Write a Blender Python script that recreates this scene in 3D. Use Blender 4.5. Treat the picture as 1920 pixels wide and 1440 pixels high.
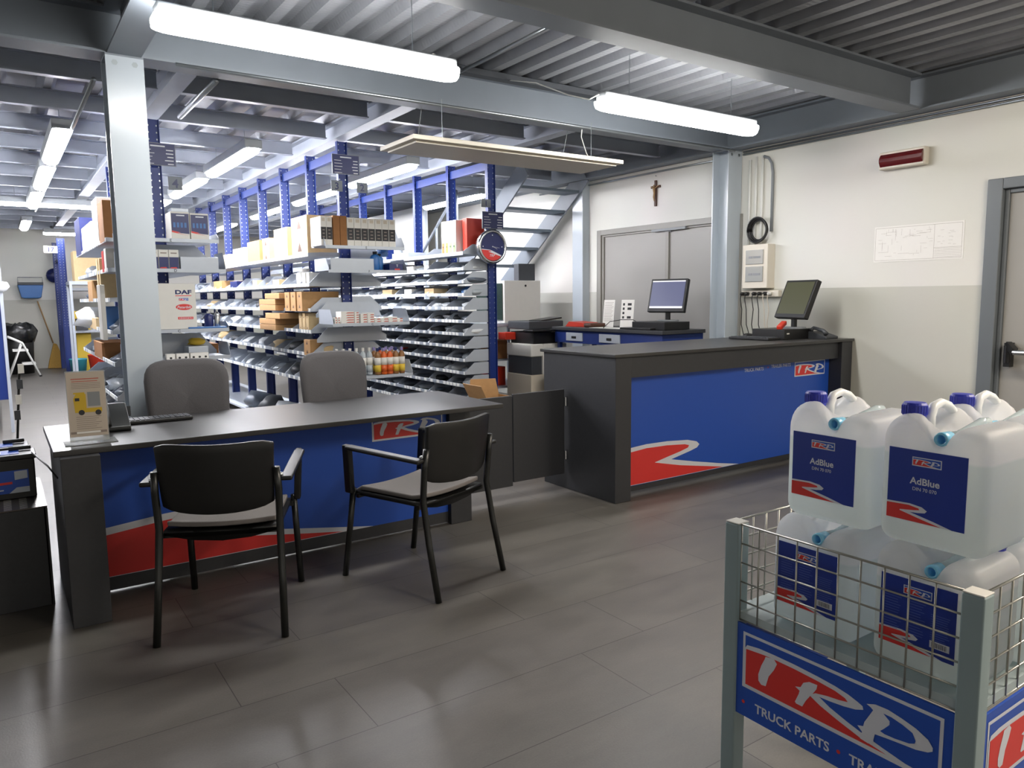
import bpy, bmesh, math, random
from mathutils import Vector, Matrix, Euler
from mathutils.geometry import tessellate_polygon
PI = math.pi
for o in list(bpy.data.objects): bpy.data.objects.remove(o)
SC = bpy.context.scene
COL = SC.collection
def srgb(h):
    h = h.lstrip('#'); v = [int(h[i:i+2], 16)/255 for i in (0, 2, 4)]
    return tuple((c/12.92 if c <= .04045 else ((c+.055)/1.055)**2.4) for c in v) + (1,)

# ---------------- camera, world, exposure ----------------
YAW, PITCH, ROLL, FPX, CAMZ = math.radians(34.45), math.radians(-6.64), math.radians(-0.63), 1401.6, 1.36
fw = Vector((math.sin(YAW)*math.cos(PITCH), math.cos(YAW)*math.cos(PITCH), math.sin(PITCH)))
r0 = Vector((math.cos(YAW), -math.sin(YAW), 0)); u0 = r0.cross(fw)
rt = math.cos(ROLL)*r0 + math.sin(ROLL)*u0; up = -math.sin(ROLL)*r0 + math.cos(ROLL)*u0
cam = bpy.data.objects.new('camera', bpy.data.cameras.new('camera')); COL.objects.link(cam)
cam.matrix_world = Matrix(((rt.x, up.x, -fw.x, 0), (rt.y, up.y, -fw.y, 0), (rt.z, up.z, -fw.z, CAMZ), (0, 0, 0, 1)))
cam.data.sensor_width = 36; cam.data.lens = FPX/1920*36; cam.data.clip_start = .02; cam.data.clip_end = 100
SC.camera = cam
W = bpy.data.worlds.new('world'); SC.world = W; W.use_nodes = True
bg = W.node_tree.nodes['Background']; bg.inputs[0].default_value = srgb('#f4eee2'); bg.inputs[1].default_value = WORLD_STRENGTH = 0.85
SC.view_settings.view_transform = 'Standard'; SC.view_settings.look = 'None'
SC.view_settings.gamma = 1; SC.view_settings.use_curve_mapping = False
SC.view_settings.exposure = 0.0
SC.cycles.use_denoising = True
SC.cycles.max_bounces = 14; SC.cycles.diffuse_bounces = 10; SC.cycles.glossy_bounces = 3
SC.cycles.transmission_bounces = 4; SC.cycles.transparent_max_bounces = 6
SC.cycles.sample_clamp_indirect = 4.0
SC.cycles.caustics_reflective = False; SC.cycles.caustics_refractive = False
LAMP = 50.0          # strength of the fluorescent diffusers

# ---------------- materials ----------------
_M = {}
def mat(name, color='#808080', rough=.5, metal=0.0, spec=.5, noise=0.0, nscale=20, bump=0.0, emit=None, estr=1.0, coat=0, trans=0, sss=0, alpha=1):
    if name in _M: return _M[name]
    m = bpy.data.materials.new(name); m.use_nodes = True; nt = m.node_tree; b = nt.nodes['Principled BSDF']
    col = srgb(color)
    b.inputs['Base Color'].default_value = col; b.inputs['Roughness'].default_value = rough
    b.inputs['Metallic'].default_value = metal; b.inputs['Specular IOR Level'].default_value = spec
    b.inputs['Coat Weight'].default_value = coat; b.inputs['Transmission Weight'].default_value = trans
    b.inputs['Alpha'].default_value = alpha
    if sss: b.inputs['Subsurface Weight'].default_value = sss; b.inputs['Subsurface Radius'].default_value = (.02, .02, .02)
    if noise or bump:
        tc = nt.nodes.new('ShaderNodeTexCoord'); nz = nt.nodes.new('ShaderNodeTexNoise')
        nz.inputs['Scale'].default_value = nscale; nz.inputs['Detail'].default_value = 4
        nt.links.new(tc.outputs['Object'], nz.inputs['Vector'])
        if noise:
            mx = nt.nodes.new('ShaderNodeMix'); mx.data_type = 'RGBA'
            mx.inputs['A'].default_value = tuple(c*(1-noise) for c in col[:3])+(1,)
            mx.inputs['B'].default_value = tuple(min(1, c*(1+noise)) for c in col[:3])+(1,)
            nt.links.new(nz.outputs[0], mx.inputs['Factor']); nt.links.new(mx.outputs['Result'], b.inputs['Base Color'])
        if bump:
            bp = nt.nodes.new('ShaderNodeBump'); bp.inputs['Strength'].default_value = bump; bp.inputs['Distance'].default_value = .01
            nt.links.new(nz.outputs[0], bp.inputs['Height']); nt.links.new(bp.outputs[0], b.inputs['Normal'])
    if emit:
        b.inputs['Emission Color'].default_value = srgb(emit); b.inputs['Emission Strength'].default_value = estr
    _M[name] = m; return m
def nodes(m): return m.node_tree, m.node_tree.nodes, m.node_tree.links, m.node_tree.nodes['Principled BSDF']

mat('lamp_diffuser', '#ffffff', .4, emit='#fffdf9', estr=LAMP)
mat('aisle_diffuser', '#ffffff', .4, emit='#fbfaff', estr=LAMP*2.7)
mat('far_diffuser', '#ffffff', .4, emit='#fbfaff', estr=LAMP*1.2)
mat('fill_diffuser', '#ffffff', .4, emit='#fff1de', estr=LAMP*1.9)  # warm glow of the two added fill lamps at the front
mat('black_laminate', '#323337', .5, spec=.5, noise=.15, nscale=60)
mat('desk_top', '#2e2d2d', .36, spec=.6, noise=.12, nscale=90)
mat('blue_sign', '#2350b2', .38); mat('red_sign', '#d63633', .4); mat('white_sign', '#d6d9e2', .4)
mat('navy', '#16225c', .4); mat('rack_blue', '#132c70', .45, noise=.08)
mat('shelf_grey', '#b3bac4', .42, metal=.25, noise=.05)
mat('beam_grey', '#747b84', .5, noise=.08, nscale=6)
mat('column_grey', '#b7c0c8', .25, noise=.03, nscale=5)
mat('purlin_grey', '#a3aab6', .45, metal=.1, noise=.1, nscale=8)
mat('zinc', '#a2a8ac', .3, metal=.85, noise=.1, nscale=15)
mat('chrome', '#c9ccd0', .2, metal=1)
mat('black_plastic', '#121213', .42, noise=.1); mat('black_metal', '#141615', .3, spec=.6)
mat('fabric_grey', '#504e50', .9, noise=.18, nscale=250, bump=.2)
mat('chair_fabric', '#7b7674', .95, noise=.15, nscale=300, bump=.2)
mat('white_paint', '#e6e6e2', .45, noise=.03); mat('paper', '#eceae6', .7, noise=.03)
mat('cardboard', '#b28a5c', .8, noise=.12, nscale=30); mat('cardboard_pale', '#d3b98d', .8, noise=.1, nscale=30)
mat('cardboard_dark', '#8e6138', .8, noise=.12, nscale=30)
mat('white_box', '#dcdad4', .6, noise=.03); mat('grey_plastic', '#9ba0a4', .45)
mat('dark_grey', '#3a3d42', .5, noise=.1); mat('mid_grey', '#83878b', .5)
mat('red_plastic', '#c3331f', .45); mat('teal_plastic', '#3a93a4', .4); mat('blue_plastic', '#2c67a8', .4)
mat('yellow_card', '#d7b63a', .6); mat('green_card', '#7fae6a', .6); mat('orange_liquid', '#d2622a', .3)
mat('amber_liquid', '#8a5f35', .3); mat('lilac_cap', '#8d84b8', .4); mat('beige', '#c9bfae', .55); mat('door_leaf', '#999792', .45, noise=.03, nscale=3)
mat('door_frame', '#666c71', .4); mat('door_frame_pale', '#8e8c86', .45)
mat('red_glass', '#5e1418', .12, spec=.8, coat=.6); mat('bag', '#aeb6bc', .25, spec=.6, noise=.3, nscale=14)
mat('bag_dark', '#59616c', .3, noise=.4, nscale=14); mat('bag_white', '#dfe3e6', .35, noise=.1, nscale=14)
mat('trash_bag', '#17181a', .25, spec=.7, bump=.6, nscale=12); mat('straw', '#b8924a', .9, noise=.3, nscale=80)
mat('wood', '#9a7a52', .6, noise=.2, nscale=30); mat('brown', '#4d2e20', .5, noise=.2, nscale=40)
mat('panel_white', '#d9d2c4', .5); mat('blue_cap', '#2c35a5', .4)
mat('blue_clear', '#8bd6fa', .15, trans=.05, spec=.6); mat('hose_clear', '#d3e4ea', .12, trans=.3, spec=.8)
mat('cage_post', '#8b9c9f', .35, noise=.03); mat('cage_wire', '#b0aea6', .3, metal=.7)
mat('cage_shelf', '#a7b4b6', .5); mat('screen_blue', '#1c2030', .3, emit='#8b90bd', estr=.42)
mat('screen_olive', '#1c1c16', .3, emit='#8f9068', estr=.28); mat('screen_bar', '#cfcfd4', .3, emit='#cfd0d6', estr=.5)
mat('truck_yellow', '#c9a71f', .5); mat('acrylic', '#e8ecec', .05, trans=.7, spec=.7); mat('text_grey', '#8c8078', .7)
mat('brochure', '#c2b6a8', .7); mat('ink', '#26262a', .6); mat('text_red', '#b8594c', .6)
mat('step_grating', '#6f7a84', .4, metal=.5); mat('steel_perf', '#4b4743', .35, metal=.6)

# painted wall: light above, grey-beige dado below 1.41 m
def wall_mat():
    m = mat('wall_paint', '#dedbd2', .75); nt, N, Lk, b = nodes(m)
    geo = N.new('ShaderNodeNewGeometry'); sp = N.new('ShaderNodeSeparateXYZ'); Lk.new(geo.outputs['Position'], sp.inputs[0])
    gt = N.new('ShaderNodeMath'); gt.operation = 'GREATER_THAN'; gt.inputs[1].default_value = 1.408; Lk.new(sp.outputs['Z'], gt.inputs[0])
    nz = N.new('ShaderNodeTexNoise'); nz.inputs['Scale'].default_value = 1.3; Lk.new(geo.outputs['Position'], nz.inputs['Vector'])
    mx = N.new('ShaderNodeMix'); mx.data_type = 'RGBA'; mx.inputs['A'].default_value = srgb('#c9c9c0'); mx.inputs['B'].default_value = srgb('#e2e1db')
    Lk.new(gt.outputs[0], mx.inputs['Factor'])
    m2 = N.new('ShaderNodeMix'); m2.data_type = 'RGBA'; m2.blend_type = 'MULTIPLY'; m2.inputs['Factor'].default_value = .08
    Lk.new(mx.outputs['Result'], m2.inputs['A']); Lk.new(nz.outputs[1], m2.inputs['B']); Lk.new(m2.outputs['Result'], b.inputs['Base Color'])
    n2 = N.new('ShaderNodeTexNoise'); n2.inputs['Scale'].default_value = 220; Lk.new(geo.outputs['Position'], n2.inputs['Vector'])
    bp = N.new('ShaderNodeBump'); bp.inputs['Strength'].default_value = .08; bp.inputs['Distance'].default_value = .004
    Lk.new(n2.outputs[0], bp.inputs['Height']); Lk.new(bp.outputs[0], b.inputs['Normal'])
wall_mat()
def floor_mat():
    m = mat('floor_tiles', '#6f6a64', .42, spec=.45); nt, N, Lk, b = nodes(m)
    geo = N.new('ShaderNodeNewGeometry'); mp = N.new('ShaderNodeMapping'); Lk.new(geo.outputs['Position'], mp.inputs[0])
    mp.inputs['Location'].default_value = (.26, -1.73, 0)
    br = N.new('ShaderNodeTexBrick'); Lk.new(mp.outputs[0], br.inputs['Vector'])
    br.inputs['Scale'].default_value = 1; br.inputs['Brick Width'].default_value = 1.17; br.inputs['Row Height'].default_value = .375
    br.inputs['Mortar Size'].default_value = .0018; br.inputs['Mortar Smooth'].default_value = .2; br.offset = .28
    br.inputs['Color1'].default_value = srgb('#6e6a66'); br.inputs['Color2'].default_value = srgb('#75716b'); br.inputs['Mortar'].default_value = srgb('#3e3a37')
    mp2 = N.new('ShaderNodeMapping'); mp2.inputs['Scale'].default_value = (1, 2.5, 1); Lk.new(geo.outputs['Position'], mp2.inputs[0])
    nz = N.new('ShaderNodeTexNoise'); nz.inputs['Scale'].default_value = 2.6; nz.inputs['Detail'].default_value = 8; nz.inputs['Roughness'].default_value = .65
    Lk.new(mp2.outputs[0], nz.inputs['Vector'])
    rp = N.new('ShaderNodeMapRange'); rp.inputs['From Min'].default_value = .22; rp.inputs['From Max'].default_value = .7
    rp.inputs['To Min'].default_value = .52; rp.inputs['To Max'].default_value = .78; Lk.new(nz.outputs[0], rp.inputs[0])
    fn = N.new('ShaderNodeTexNoise'); fn.inputs['Scale'].default_value = 160; fn.inputs['Detail'].default_value = 2; Lk.new(geo.outputs['Position'], fn.inputs['Vector'])
    rf = N.new('ShaderNodeMapRange'); rf.inputs['To Min'].default_value = .85; rf.inputs['To Max'].default_value = 1.15; Lk.new(fn.outputs[0], rf.inputs[0])
    mm = N.new('ShaderNodeMath'); mm.operation = 'MULTIPLY'; Lk.new(rp.outputs[0], mm.inputs[0]); Lk.new(rf.outputs[0], mm.inputs[1])
    vm = N.new('ShaderNodeVectorMath'); vm.operation = 'SCALE'; Lk.new(br.outputs['Color'], vm.inputs[0]); Lk.new(mm.outputs[0], vm.inputs['Scale'])
    Lk.new(vm.outputs[0], b.inputs['Base Color'])
    rr = N.new('ShaderNodeMapRange'); rr.inputs['To Min'].default_value = .33; rr.inputs['To Max'].default_value = .5; Lk.new(nz.outputs[0], rr.inputs[0]); Lk.new(rr.outputs[0], b.inputs['Roughness'])
    bp = N.new('ShaderNodeBump'); bp.inputs['Strength'].default_value = .15; bp.inputs['Distance'].default_value = .002
    Lk.new(fn.outputs[0], bp.inputs['Height']); Lk.new(bp.outputs[0], b.inputs['Normal'])
floor_mat()
def deck_mat():
    m = mat('deck_steel', '#7b8688', .38, metal=.5); nt, N, Lk, b = nodes(m)
    geo = N.new('ShaderNodeNewGeometry'); wv = N.new('ShaderNodeTexWave'); wv.bands_direction = 'Y'; wv.inputs['Scale'].default_value = 9
    Lk.new(geo.outputs['Position'], wv.inputs['Vector'])
    bp = N.new('ShaderNodeBump'); bp.inputs['Strength'].default_value = .22; bp.inputs['Distance'].default_value = .004
    Lk.new(wv.outputs['Fac'], bp.inputs['Height']); Lk.new(bp.outputs[0], b.inputs['Normal'])
    nz = N.new('ShaderNodeTexNoise'); nz.inputs['Scale'].default_value = 3; Lk.new(geo.outputs['Position'], nz.inputs['Vector'])
    mx = N.new('ShaderNodeMix'); mx.data_type = 'RGBA'; mx.inputs['A'].default_value = srgb('#85898f'); mx.inputs['B'].default_value = srgb('#a6a8ae')
    Lk.new(nz.outputs[0], mx.inputs['Factor']); Lk.new(mx.outputs['Result'], b.inputs['Base Color'])
deck_mat()
def labelstrip_mat():   # row of small white price tags on a grey rail
    m = mat('price_tags', '#c9ced4', .5); nt, N, Lk, b = nodes(m)
    geo = N.new('ShaderNodeNewGeometry'); sp = N.new('ShaderNodeSeparateXYZ'); Lk.new(geo.outputs['Position'], sp.inputs[0])
    a = N.new('ShaderNodeMath'); a.operation = 'MULTIPLY'; a.inputs[1].default_value = 14.5; Lk.new(sp.outputs['Y'], a.inputs[0])
    fr = N.new('ShaderNodeMath'); fr.operation = 'FRACT'; Lk.new(a.outputs[0], fr.inputs[0])
    gt = N.new('ShaderNodeMath'); gt.operation = 'GREATER_THAN'; gt.inputs[1].default_value = .22; Lk.new(fr.outputs[0], gt.inputs[0])
    fl = N.new('ShaderNodeMath'); fl.operation = 'FLOOR'; Lk.new(a.outputs[0], fl.inputs[0])
    ad = N.new('ShaderNodeMath'); ad.operation = 'MULTIPLY_ADD'; ad.inputs[1].default_value = 13.7; Lk.new(sp.outputs['Z'], ad.inputs[0]); Lk.new(fl.outputs[0], ad.inputs[2])
    wn = N.new('ShaderNodeTexWhiteNoise'); wn.noise_dimensions = '1D'; Lk.new(fl.outputs[0], wn.inputs['W'])
    g2 = N.new('ShaderNodeMath'); g2.operation = 'GREATER_THAN'; g2.inputs[1].default_value = .25; Lk.new(wn.outputs['Value'], g2.inputs[0])
    mu = N.new('ShaderNodeMath'); mu.operation = 'MULTIPLY'; Lk.new(gt.outputs[0], mu.inputs[0]); Lk.new(g2.outputs[0], mu.inputs[1])
    mx = N.new('ShaderNodeMix'); mx.data_type = 'RGBA'; mx.inputs['A'].default_value = srgb('#9aa2ac'); mx.inputs['B'].default_value = srgb('#f2f3ee')
    Lk.new(mu.outputs[0], mx.inputs['Factor']); Lk.new(mx.outputs['Result'], b.inputs['Base Color'])
labelstrip_mat()
def can_mat():   # translucent white bottle; the liquid inside shows cooler below its level
    m = mat('canister_plastic', '#e3e6e6', .33, spec=.4, sss=.5)
    m.node_tree.nodes['Principled BSDF'].inputs['Subsurface Radius'].default_value = (.05, .055, .06); nt, N, Lk, b = nodes(m)
    tc = N.new('ShaderNodeTexCoord'); sp = N.new('ShaderNodeSeparateXYZ'); Lk.new(tc.outputs['Object'], sp.inputs[0])
    mr = N.new('ShaderNodeMapRange'); mr.inputs['From Min'].default_value = .176; mr.inputs['From Max'].default_value = .182; Lk.new(sp.outputs['Z'], mr.inputs[0])
    mx = N.new('ShaderNodeMix'); mx.data_type = 'RGBA'; mx.inputs['A'].default_value = srgb('#e9f0f0'); mx.inputs['B'].default_value = srgb('#fdfdff')
    Lk.new(mr.outputs[0], mx.inputs['Factor']); Lk.new(mx.outputs['Result'], b.inputs['Base Color'])
    tr = N.new('ShaderNodeBsdfTranslucent'); Lk.new(mx.outputs['Result'], tr.inputs['Color'])
    ms = N.new('ShaderNodeMixShader'); ms.inputs[0].default_value = .72; out = N['Material Output']
    Lk.new(b.outputs[0], ms.inputs[1]); Lk.new(tr.outputs[0], ms.inputs[2]); Lk.new(ms.outputs[0], out.inputs['Surface'])
can_mat()
def perf_mat():
    m = mat('perforated', '#55504b', .35, metal=.6); nt, N, Lk, b = nodes(m)
    tc = N.new('ShaderNodeTexCoord'); sp = N.new('ShaderNodeSeparateXYZ'); Lk.new(tc.outputs['Object'], sp.inputs[0])
    out = []
    for ax, k, th in (('X', 17, .5), ('Y', 45, .55)):
        a = N.new('ShaderNodeMath'); a.operation = 'MULTIPLY'; a.inputs[1].default_value = k; Lk.new(sp.outputs[ax], a.inputs[0])
        f = N.new('ShaderNodeMath'); f.operation = 'FRACT'; Lk.new(a.outputs[0], f.inputs[0])
        g = N.new('ShaderNodeMath'); g.operation = 'GREATER_THAN'; g.inputs[1].default_value = th; Lk.new(f.outputs[0], g.inputs[0]); out.append(g)
    mu = N.new('ShaderNodeMath'); mu.operation = 'MULTIPLY'; Lk.new(out[0].outputs[0], mu.inputs[0]); Lk.new(out[1].outputs[0], mu.inputs[1])
    mx = N.new('ShaderNodeMix'); mx.data_type = 'RGBA'; mx.inputs['A'].default_value = srgb('#5a544f'); mx.inputs['B'].default_value = srgb('#efe9dd')  # pale slots: light at the holes put into the colour, none cut
    Lk.new(mu.outputs[0], mx.inputs['Factor']); Lk.new(mx.outputs['Result'], b.inputs['Base Color'])
perf_mat()
def m_(x): return _M[x] if isinstance(x, str) else x

# ---------------- mesh helpers ----------------
def plane_map(o, U, V):
    o, U, V = Vector(o), Vector(U), Vector(V); n = U.cross(V).normalized()
    return lambda u, v, h=0: o + U*u + V*v + n*h
class MB:
    def __init__(s): s.bm = bmesh.new(); s.mats = []; s.mi = 0
    def m(s, name):
        if name not in s.mats: s.mats.append(name)
        s.mi = s.mats.index(name); return s
    def _face(s, vs):
        try: f = s.bm.faces.new(vs); f.material_index = s.mi; return f
        except ValueError: return None
    def box(s, x0, x1, y0, y1, z0, z1, M=None):
        vs = []
        for z in (z0, z1):
            for x, y in ((x0, y0), (x1, y0), (x1, y1), (x0, y1)):
                p = Vector((x, y, z)); vs.append(s.bm.verts.new(M @ p if M else p))
        for q in ((3, 2, 1, 0), (4, 5, 6, 7), (0, 1, 5, 4), (1, 2, 6, 5), (2, 3, 7, 6), (3, 0, 4, 7)): s._face([vs[i] for i in q])
        return s
    def bar(s, p0, p1, w, h=None, upv=(0, 0, 1)):
        p0, p1 = Vector(p0), Vector(p1); h = h or w; d = (p1-p0).normalized(); uv = Vector(upv)
        if abs(d.dot(uv)) > .95: uv = Vector((0, 1, 0))
        a = d.cross(uv).normalized()*w/2; b = a.cross(d).normalized()*h/2; vs = []
        for p in (p0, p1):
            for k, l in ((-1, -1), (1, -1), (1, 1), (-1, 1)): vs.append(s.bm.verts.new(p+a*k+b*l))
        for q in ((3, 2, 1, 0), (4, 5, 6, 7), (0, 1, 5, 4), (1, 2, 6, 5), (2, 3, 7, 6), (3, 0, 4, 7)): s._face([vs[i] for i in q])
        return s
    def tube(s, pts, r, n=8, caps=True):
        pts = [Vector(p) for p in pts]; rings = []; prev = None
        for i, p in enumerate(pts):
            d = (pts[min(i+1, len(pts)-1)]-pts[max(i-1, 0)]).normalized()
            if prev is None:
                a = d.cross(Vector((0, 0, 1)));
                if a.length < .1: a = d.cross(Vector((0, 1, 0)))
                a.normalize()
            else: a = (prev-d*prev.dot(d)).normalized()
            prev = a; b = d.cross(a); rr = r[i] if isinstance(r, (list, tuple)) else r
            rings.append([s.bm.verts.new(p+a*math.cos(2*PI*k/n)*rr+b*math.sin(2*PI*k/n)*rr) for k in range(n)])
        for A, B in zip(rings, rings[1:]):
            for k in range(n): s._face([A[k], A[(k+1) % n], B[(k+1) % n], B[k]])
        if caps: s._face(rings[0][::-1]); s._face(rings[-1])
        return s
    def lathe(s, prof, c=(0, 0, 0), n=20, axis='z'):
        c = Vector(c); rings = []
        for r, z in prof:
            ring = []
            for k in range(n):
                a = 2*PI*k/n; x, y = math.cos(a)*max(r, 1e-4), math.sin(a)*max(r, 1e-4)
                p = (x, y, z) if axis == 'z' else ((x, z, y) if axis == 'y' else (z, x, y)); ring.append(s.bm.verts.new(c+Vector(p)))
            rings.append(ring)
        for A, B in zip(rings, rings[1:]):
            for k in range(n): s._face([A[k], A[(k+1) % n], B[(k+1) % n], B[k]])
        s._face(rings[0][::-1]); s._face(rings[-1]); return s
    def poly(s, pts, fmap, h=0):
        tri = tessellate_polygon([[Vector((p[0], p[1], 0)) for p in pts]])
        vs = [s.bm.verts.new(fmap(p[0], p[1], h)) for p in pts]
        for t in tri: s._face([vs[i] for i in t])
        return s
    def prism(s, pts, fmap, h0, h1):
        a = [s.bm.verts.new(fmap(p[0], p[1], h0)) for p in pts]; b = [s.bm.verts.new(fmap(p[0], p[1], h1)) for p in pts]
        tri = tessellate_polygon([[Vector((p[0], p[1], 0)) for p in pts]])
        for t in tri: s._face([a[i] for i in t][::-1]); s._face([b[i] for i in t])
        for i in range(len(pts)): j = (i+1) % len(pts); s._face([a[i], a[j], b[j], b[i]])
        return s
    def text(s, body, fmap, size=1, u=0, v=0, h=0, bold=0.0, align='LEFT', shear=0, sx=1):
        vs, fs = text_data(body, bold, align, shear); new = [s.bm.verts.new(fmap(u+x*size*sx, v+y*size, h)) for x, y in vs]
        for f in fs: s._face([new[i] for i in f])
        return s
    def build(s, name, material=None, parent=None, bevel=0, smooth=False, world=True, origin=None, seg=2, sub=0, local=False):
        if s.bm.faces: bmesh.ops.recalc_face_normals(s.bm, faces=s.bm.faces)
        if parent is not None: off = Vector((0, 0, 0)) if local else root_loc(parent)
        elif origin is not None: off = Vector(origin)
        else:
            c = [v.co for v in s.bm.verts]
            off = Vector(((min(v.x for v in c)+max(v.x for v in c))/2, (min(v.y for v in c)+max(v.y for v in c))/2, min(v.z for v in c)))
        me = bpy.data.meshes.new(name)
        if not local or parent is None: bmesh.ops.translate(s.bm, vec=-off, verts=s.bm.verts)
        s.bm.to_mesh(me); s.bm.free()
        for mn in (s.mats or [material]): me.materials.append(m_(mn))
        if smooth:
            for p in me.polygons: p.use_smooth = True
        o = bpy.data.objects.new(name, me); COL.objects.link(o)
        if parent is not None: o.parent = parent
        else: o.location = off
        if bevel:
            md = o.modifiers.new('bevel', 'BEVEL'); md.width = bevel; md.segments = seg; md.limit_method = 'ANGLE'; md.angle_limit = .6
            if not smooth:
                for p in me.polygons: p.use_smooth = True
                w = o.modifiers.new('wn', 'WEIGHTED_NORMAL'); w.keep_sharp = True
        if sub:
            md = o.modifiers.new('sub', 'SUBSURF'); md.levels = sub; md.render_levels = sub
        return o
def root_loc(o):
    while o.parent is not None: o = o.parent
    return Vector(o.location)
_T = {}
def text_data(body, bold, align, shear):
    k = (body, bold, align, shear)
    if k not in _T:
        cu = bpy.data.curves.new('t', 'FONT'); cu.body = body; cu.offset = bold; cu.align_x = align; cu.resolution_u = 3; cu.shear = shear
        o = bpy.data.objects.new('t', cu); COL.objects.link(o); bpy.context.view_layer.update()
        me = bpy.data.meshes.new_from_object(o.evaluated_get(bpy.context.evaluated_depsgraph_get()))
        _T[k] = ([(v.co.x, v.co.y) for v in me.vertices], [tuple(p.vertices) for p in me.polygons])
        bpy.data.objects.remove(o); bpy.data.curves.remove(cu); bpy.data.meshes.remove(me)
    return _T[k]
def tag(o, label, cat, group=None):
    o['label'] = label; o['category'] = cat
    if group: o['group'] = group
    return o
def thing(name, label, cat, loc=(0, 0, 0), group=None):
    o = bpy.data.objects.new(name, None); COL.objects.link(o); o.location = loc; o.empty_display_size = .1
    return tag(o, label, cat, group)
def struct(o): o['kind'] = 'structure'; return o
def dup(root, loc, rotz=None, label=None, group=None):
    r = root.copy(); COL.objects.link(r); r.location = loc
    if rotz is not None: r.rotation_euler = (0, 0, rotz)
    if label: r['label'] = label
    if group: r['group'] = group
    def rec(a, b):
        for ch in list(a.children):
            c = ch.copy(); COL.objects.link(c); c.parent = b; rec(ch, c)
    rec(root, r); return r
ORD = ['zeroth', 'first', 'second', 'third', 'fourth', 'fifth', 'sixth', 'seventh', 'eighth', 'ninth', 'tenth', 'eleventh', 'twelfth', 'thirteenth', 'fourteenth']

# ---- TRP emblem: u 0..1 along the frame, v 0..1 up; asp = width / height ----
EM = dict(
 ring=[(.0, .70), (.017, .80), (.09, .835), (.182, .84), (.298, .835), (.429, .81), (.521, .78), (.586, .74), (.633, .69), (.657, .655), (.661, .60), (.624, .545), (.567, .505), (.494, .476), (.44, .465), (.496, .37), (.586, .27), (.661, .20), (.75, .13), (.86, .055), (1, .03), (1, .0), (.0, .0)],
 red=[(.012, .04), (.012, .72), (.124, .755), (.182, .76), (.298, .755), (.429, .73), (.521, .70), (.571, .655), (.586, .61), (.541, .575), (.481, .548), (.42, .50), (.385, .42), (.446, .32), (.541, .215), (.652, .11), (.78, .045)],
 T=[(.133, .738), (.182, .77), (.202, .698), (.185, .563), (.155, .397), (.139, .19), (.112, .175), (.094, .23), (.092, .349), (.109, .54), (.129, .69)],
 R=[(.309, .452), (.339, .484), (.354, .587), (.386, .651), (.429, .659), (.425, .579), (.41, .492), (.395, .421), (.369, .278), (.352, .151), (.318, .151), (.311, .175), (.33, .341), (.335, .413)],
 P=[(.676, .73), (.717, .786), (.775, .794), (.837, .754), (.899, .698), (.951, .611), (.972, .516), (.972, .46), (.953, .413), (.903, .365), (.833, .341), (.77, .317), (.721, .294), (.715, .183), (.719, .127), (.691, .087), (.652, .103), (.655, .159), (.661, .23), (.637, .302), (.665, .333), (.67, .413), (.691, .556), (.708, .675), (.695, .706)],
 Pi=[(.755, .70), (.792, .698), (.843, .659), (.886, .603), (.901, .5), (.897, .452), (.873, .413), (.811, .381), (.764, .373), (.744, .39), (.76, .45), (.785, .56), (.785, .62)])
def emblem(mb, fm, u0, v0, w, h, dh=.0006, fr=.045):
    g = lambda u, v, k=0: fm(u0+u*w, v0+v*h, k)
    f = fr*h/w
    mb.m('white_sign')
    mb.poly([(-f, -fr), (1+f, -fr), (1+f, 1+fr), (-f, 1+fr)], g, dh)
    mb.m('blue_sign').poly([(.005, .02), (.995, .02), (.995, .98), (.005, .98)], g, dh*2)
    mb.m('white_sign').poly(EM['ring'], g, dh*3)
    mb.m('red_sign').poly(EM['red'], g, dh*4)
    mb.m('white_sign').poly(EM['T'], g, dh*5).poly(EM['R'], g, dh*5).poly(EM['P'], g, dh*5)
    mb.m('blue_sign').poly(EM['Pi'], g, dh*6)
def swoosh(mb, fm, outer, inner, red, dh=.0006):
    mb.m('white_sign').poly(outer, fm, dh); mb.m('red_sign').poly(red, fm, dh*2)
# ======================= the setting =======================
WX, BY = 5.9, 18.2
struct(MB().box(-5, WX+.2, -3, BY+.2, -.08, 0).build('floor', 'floor_tiles'))
def wall_right():
    mb = MB()   # openings: door_1 y 1.45..2.54, z 0..2.14 ; door_2 y 4.72..6.77, z 0..2.11
    x0, x1 = WX, WX+.2
    for y0, y1, z0, z1 in ((-3, 1.4, 0, 3.1), (1.4, 2.56, 2.15, 3.1), (2.56, 4.70, 0, 3.1), (4.70, 6.78, 2.12, 3.1), (6.78, BY+.2, 0, 3.1)):
        mb.box(x0, x1, y0, y1, z0, z1)
    return mb.build('wall_right', 'wall_paint')
struct(wall_right())
struct(MB().box(-5, WX, BY, BY+.2, 0, 3.1).build('wall_back', 'wall_paint'))
struct(MB().box(-5.2, -5, -3, BY+.2, 0, 3.1).build('wall_left', 'wall_paint'))
def deck():
    mb = MB(); zb, zt = 2.95, 3.005
    def strip(x0, x1, y0, y1, pitch, fb, ft, zb=zb, zt=zt):
        x = x0; pts = []
        sl = (pitch*(1-fb-ft))/2
        while x < x1:
            pts += [(x, zb), (x+pitch*fb, zb), (x+pitch*fb+sl, zt), (x+pitch*fb+sl+pitch*ft, zt)]; x += pitch
        pts.append((x, zb)); pr = None
        for px, pz in pts:
            cur = (mb.bm.verts.new((px, y0, pz)), mb.bm.verts.new((px, y1, pz)))
            if pr: mb._face([pr[0], cur[0], cur[1], pr[1]])
            pr = cur
        mb.box(x0, x, y0, y1, zt+.002, zt+.07)
    strip(-5, 5.7, -3, 4.82, .2, .34, .38); strip(-5, 5.7, 4.82, BY, .3, .16, .6, 2.888, 2.94)
    return mb.build('ceiling', 'deck_steel')
struct(deck())
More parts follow.
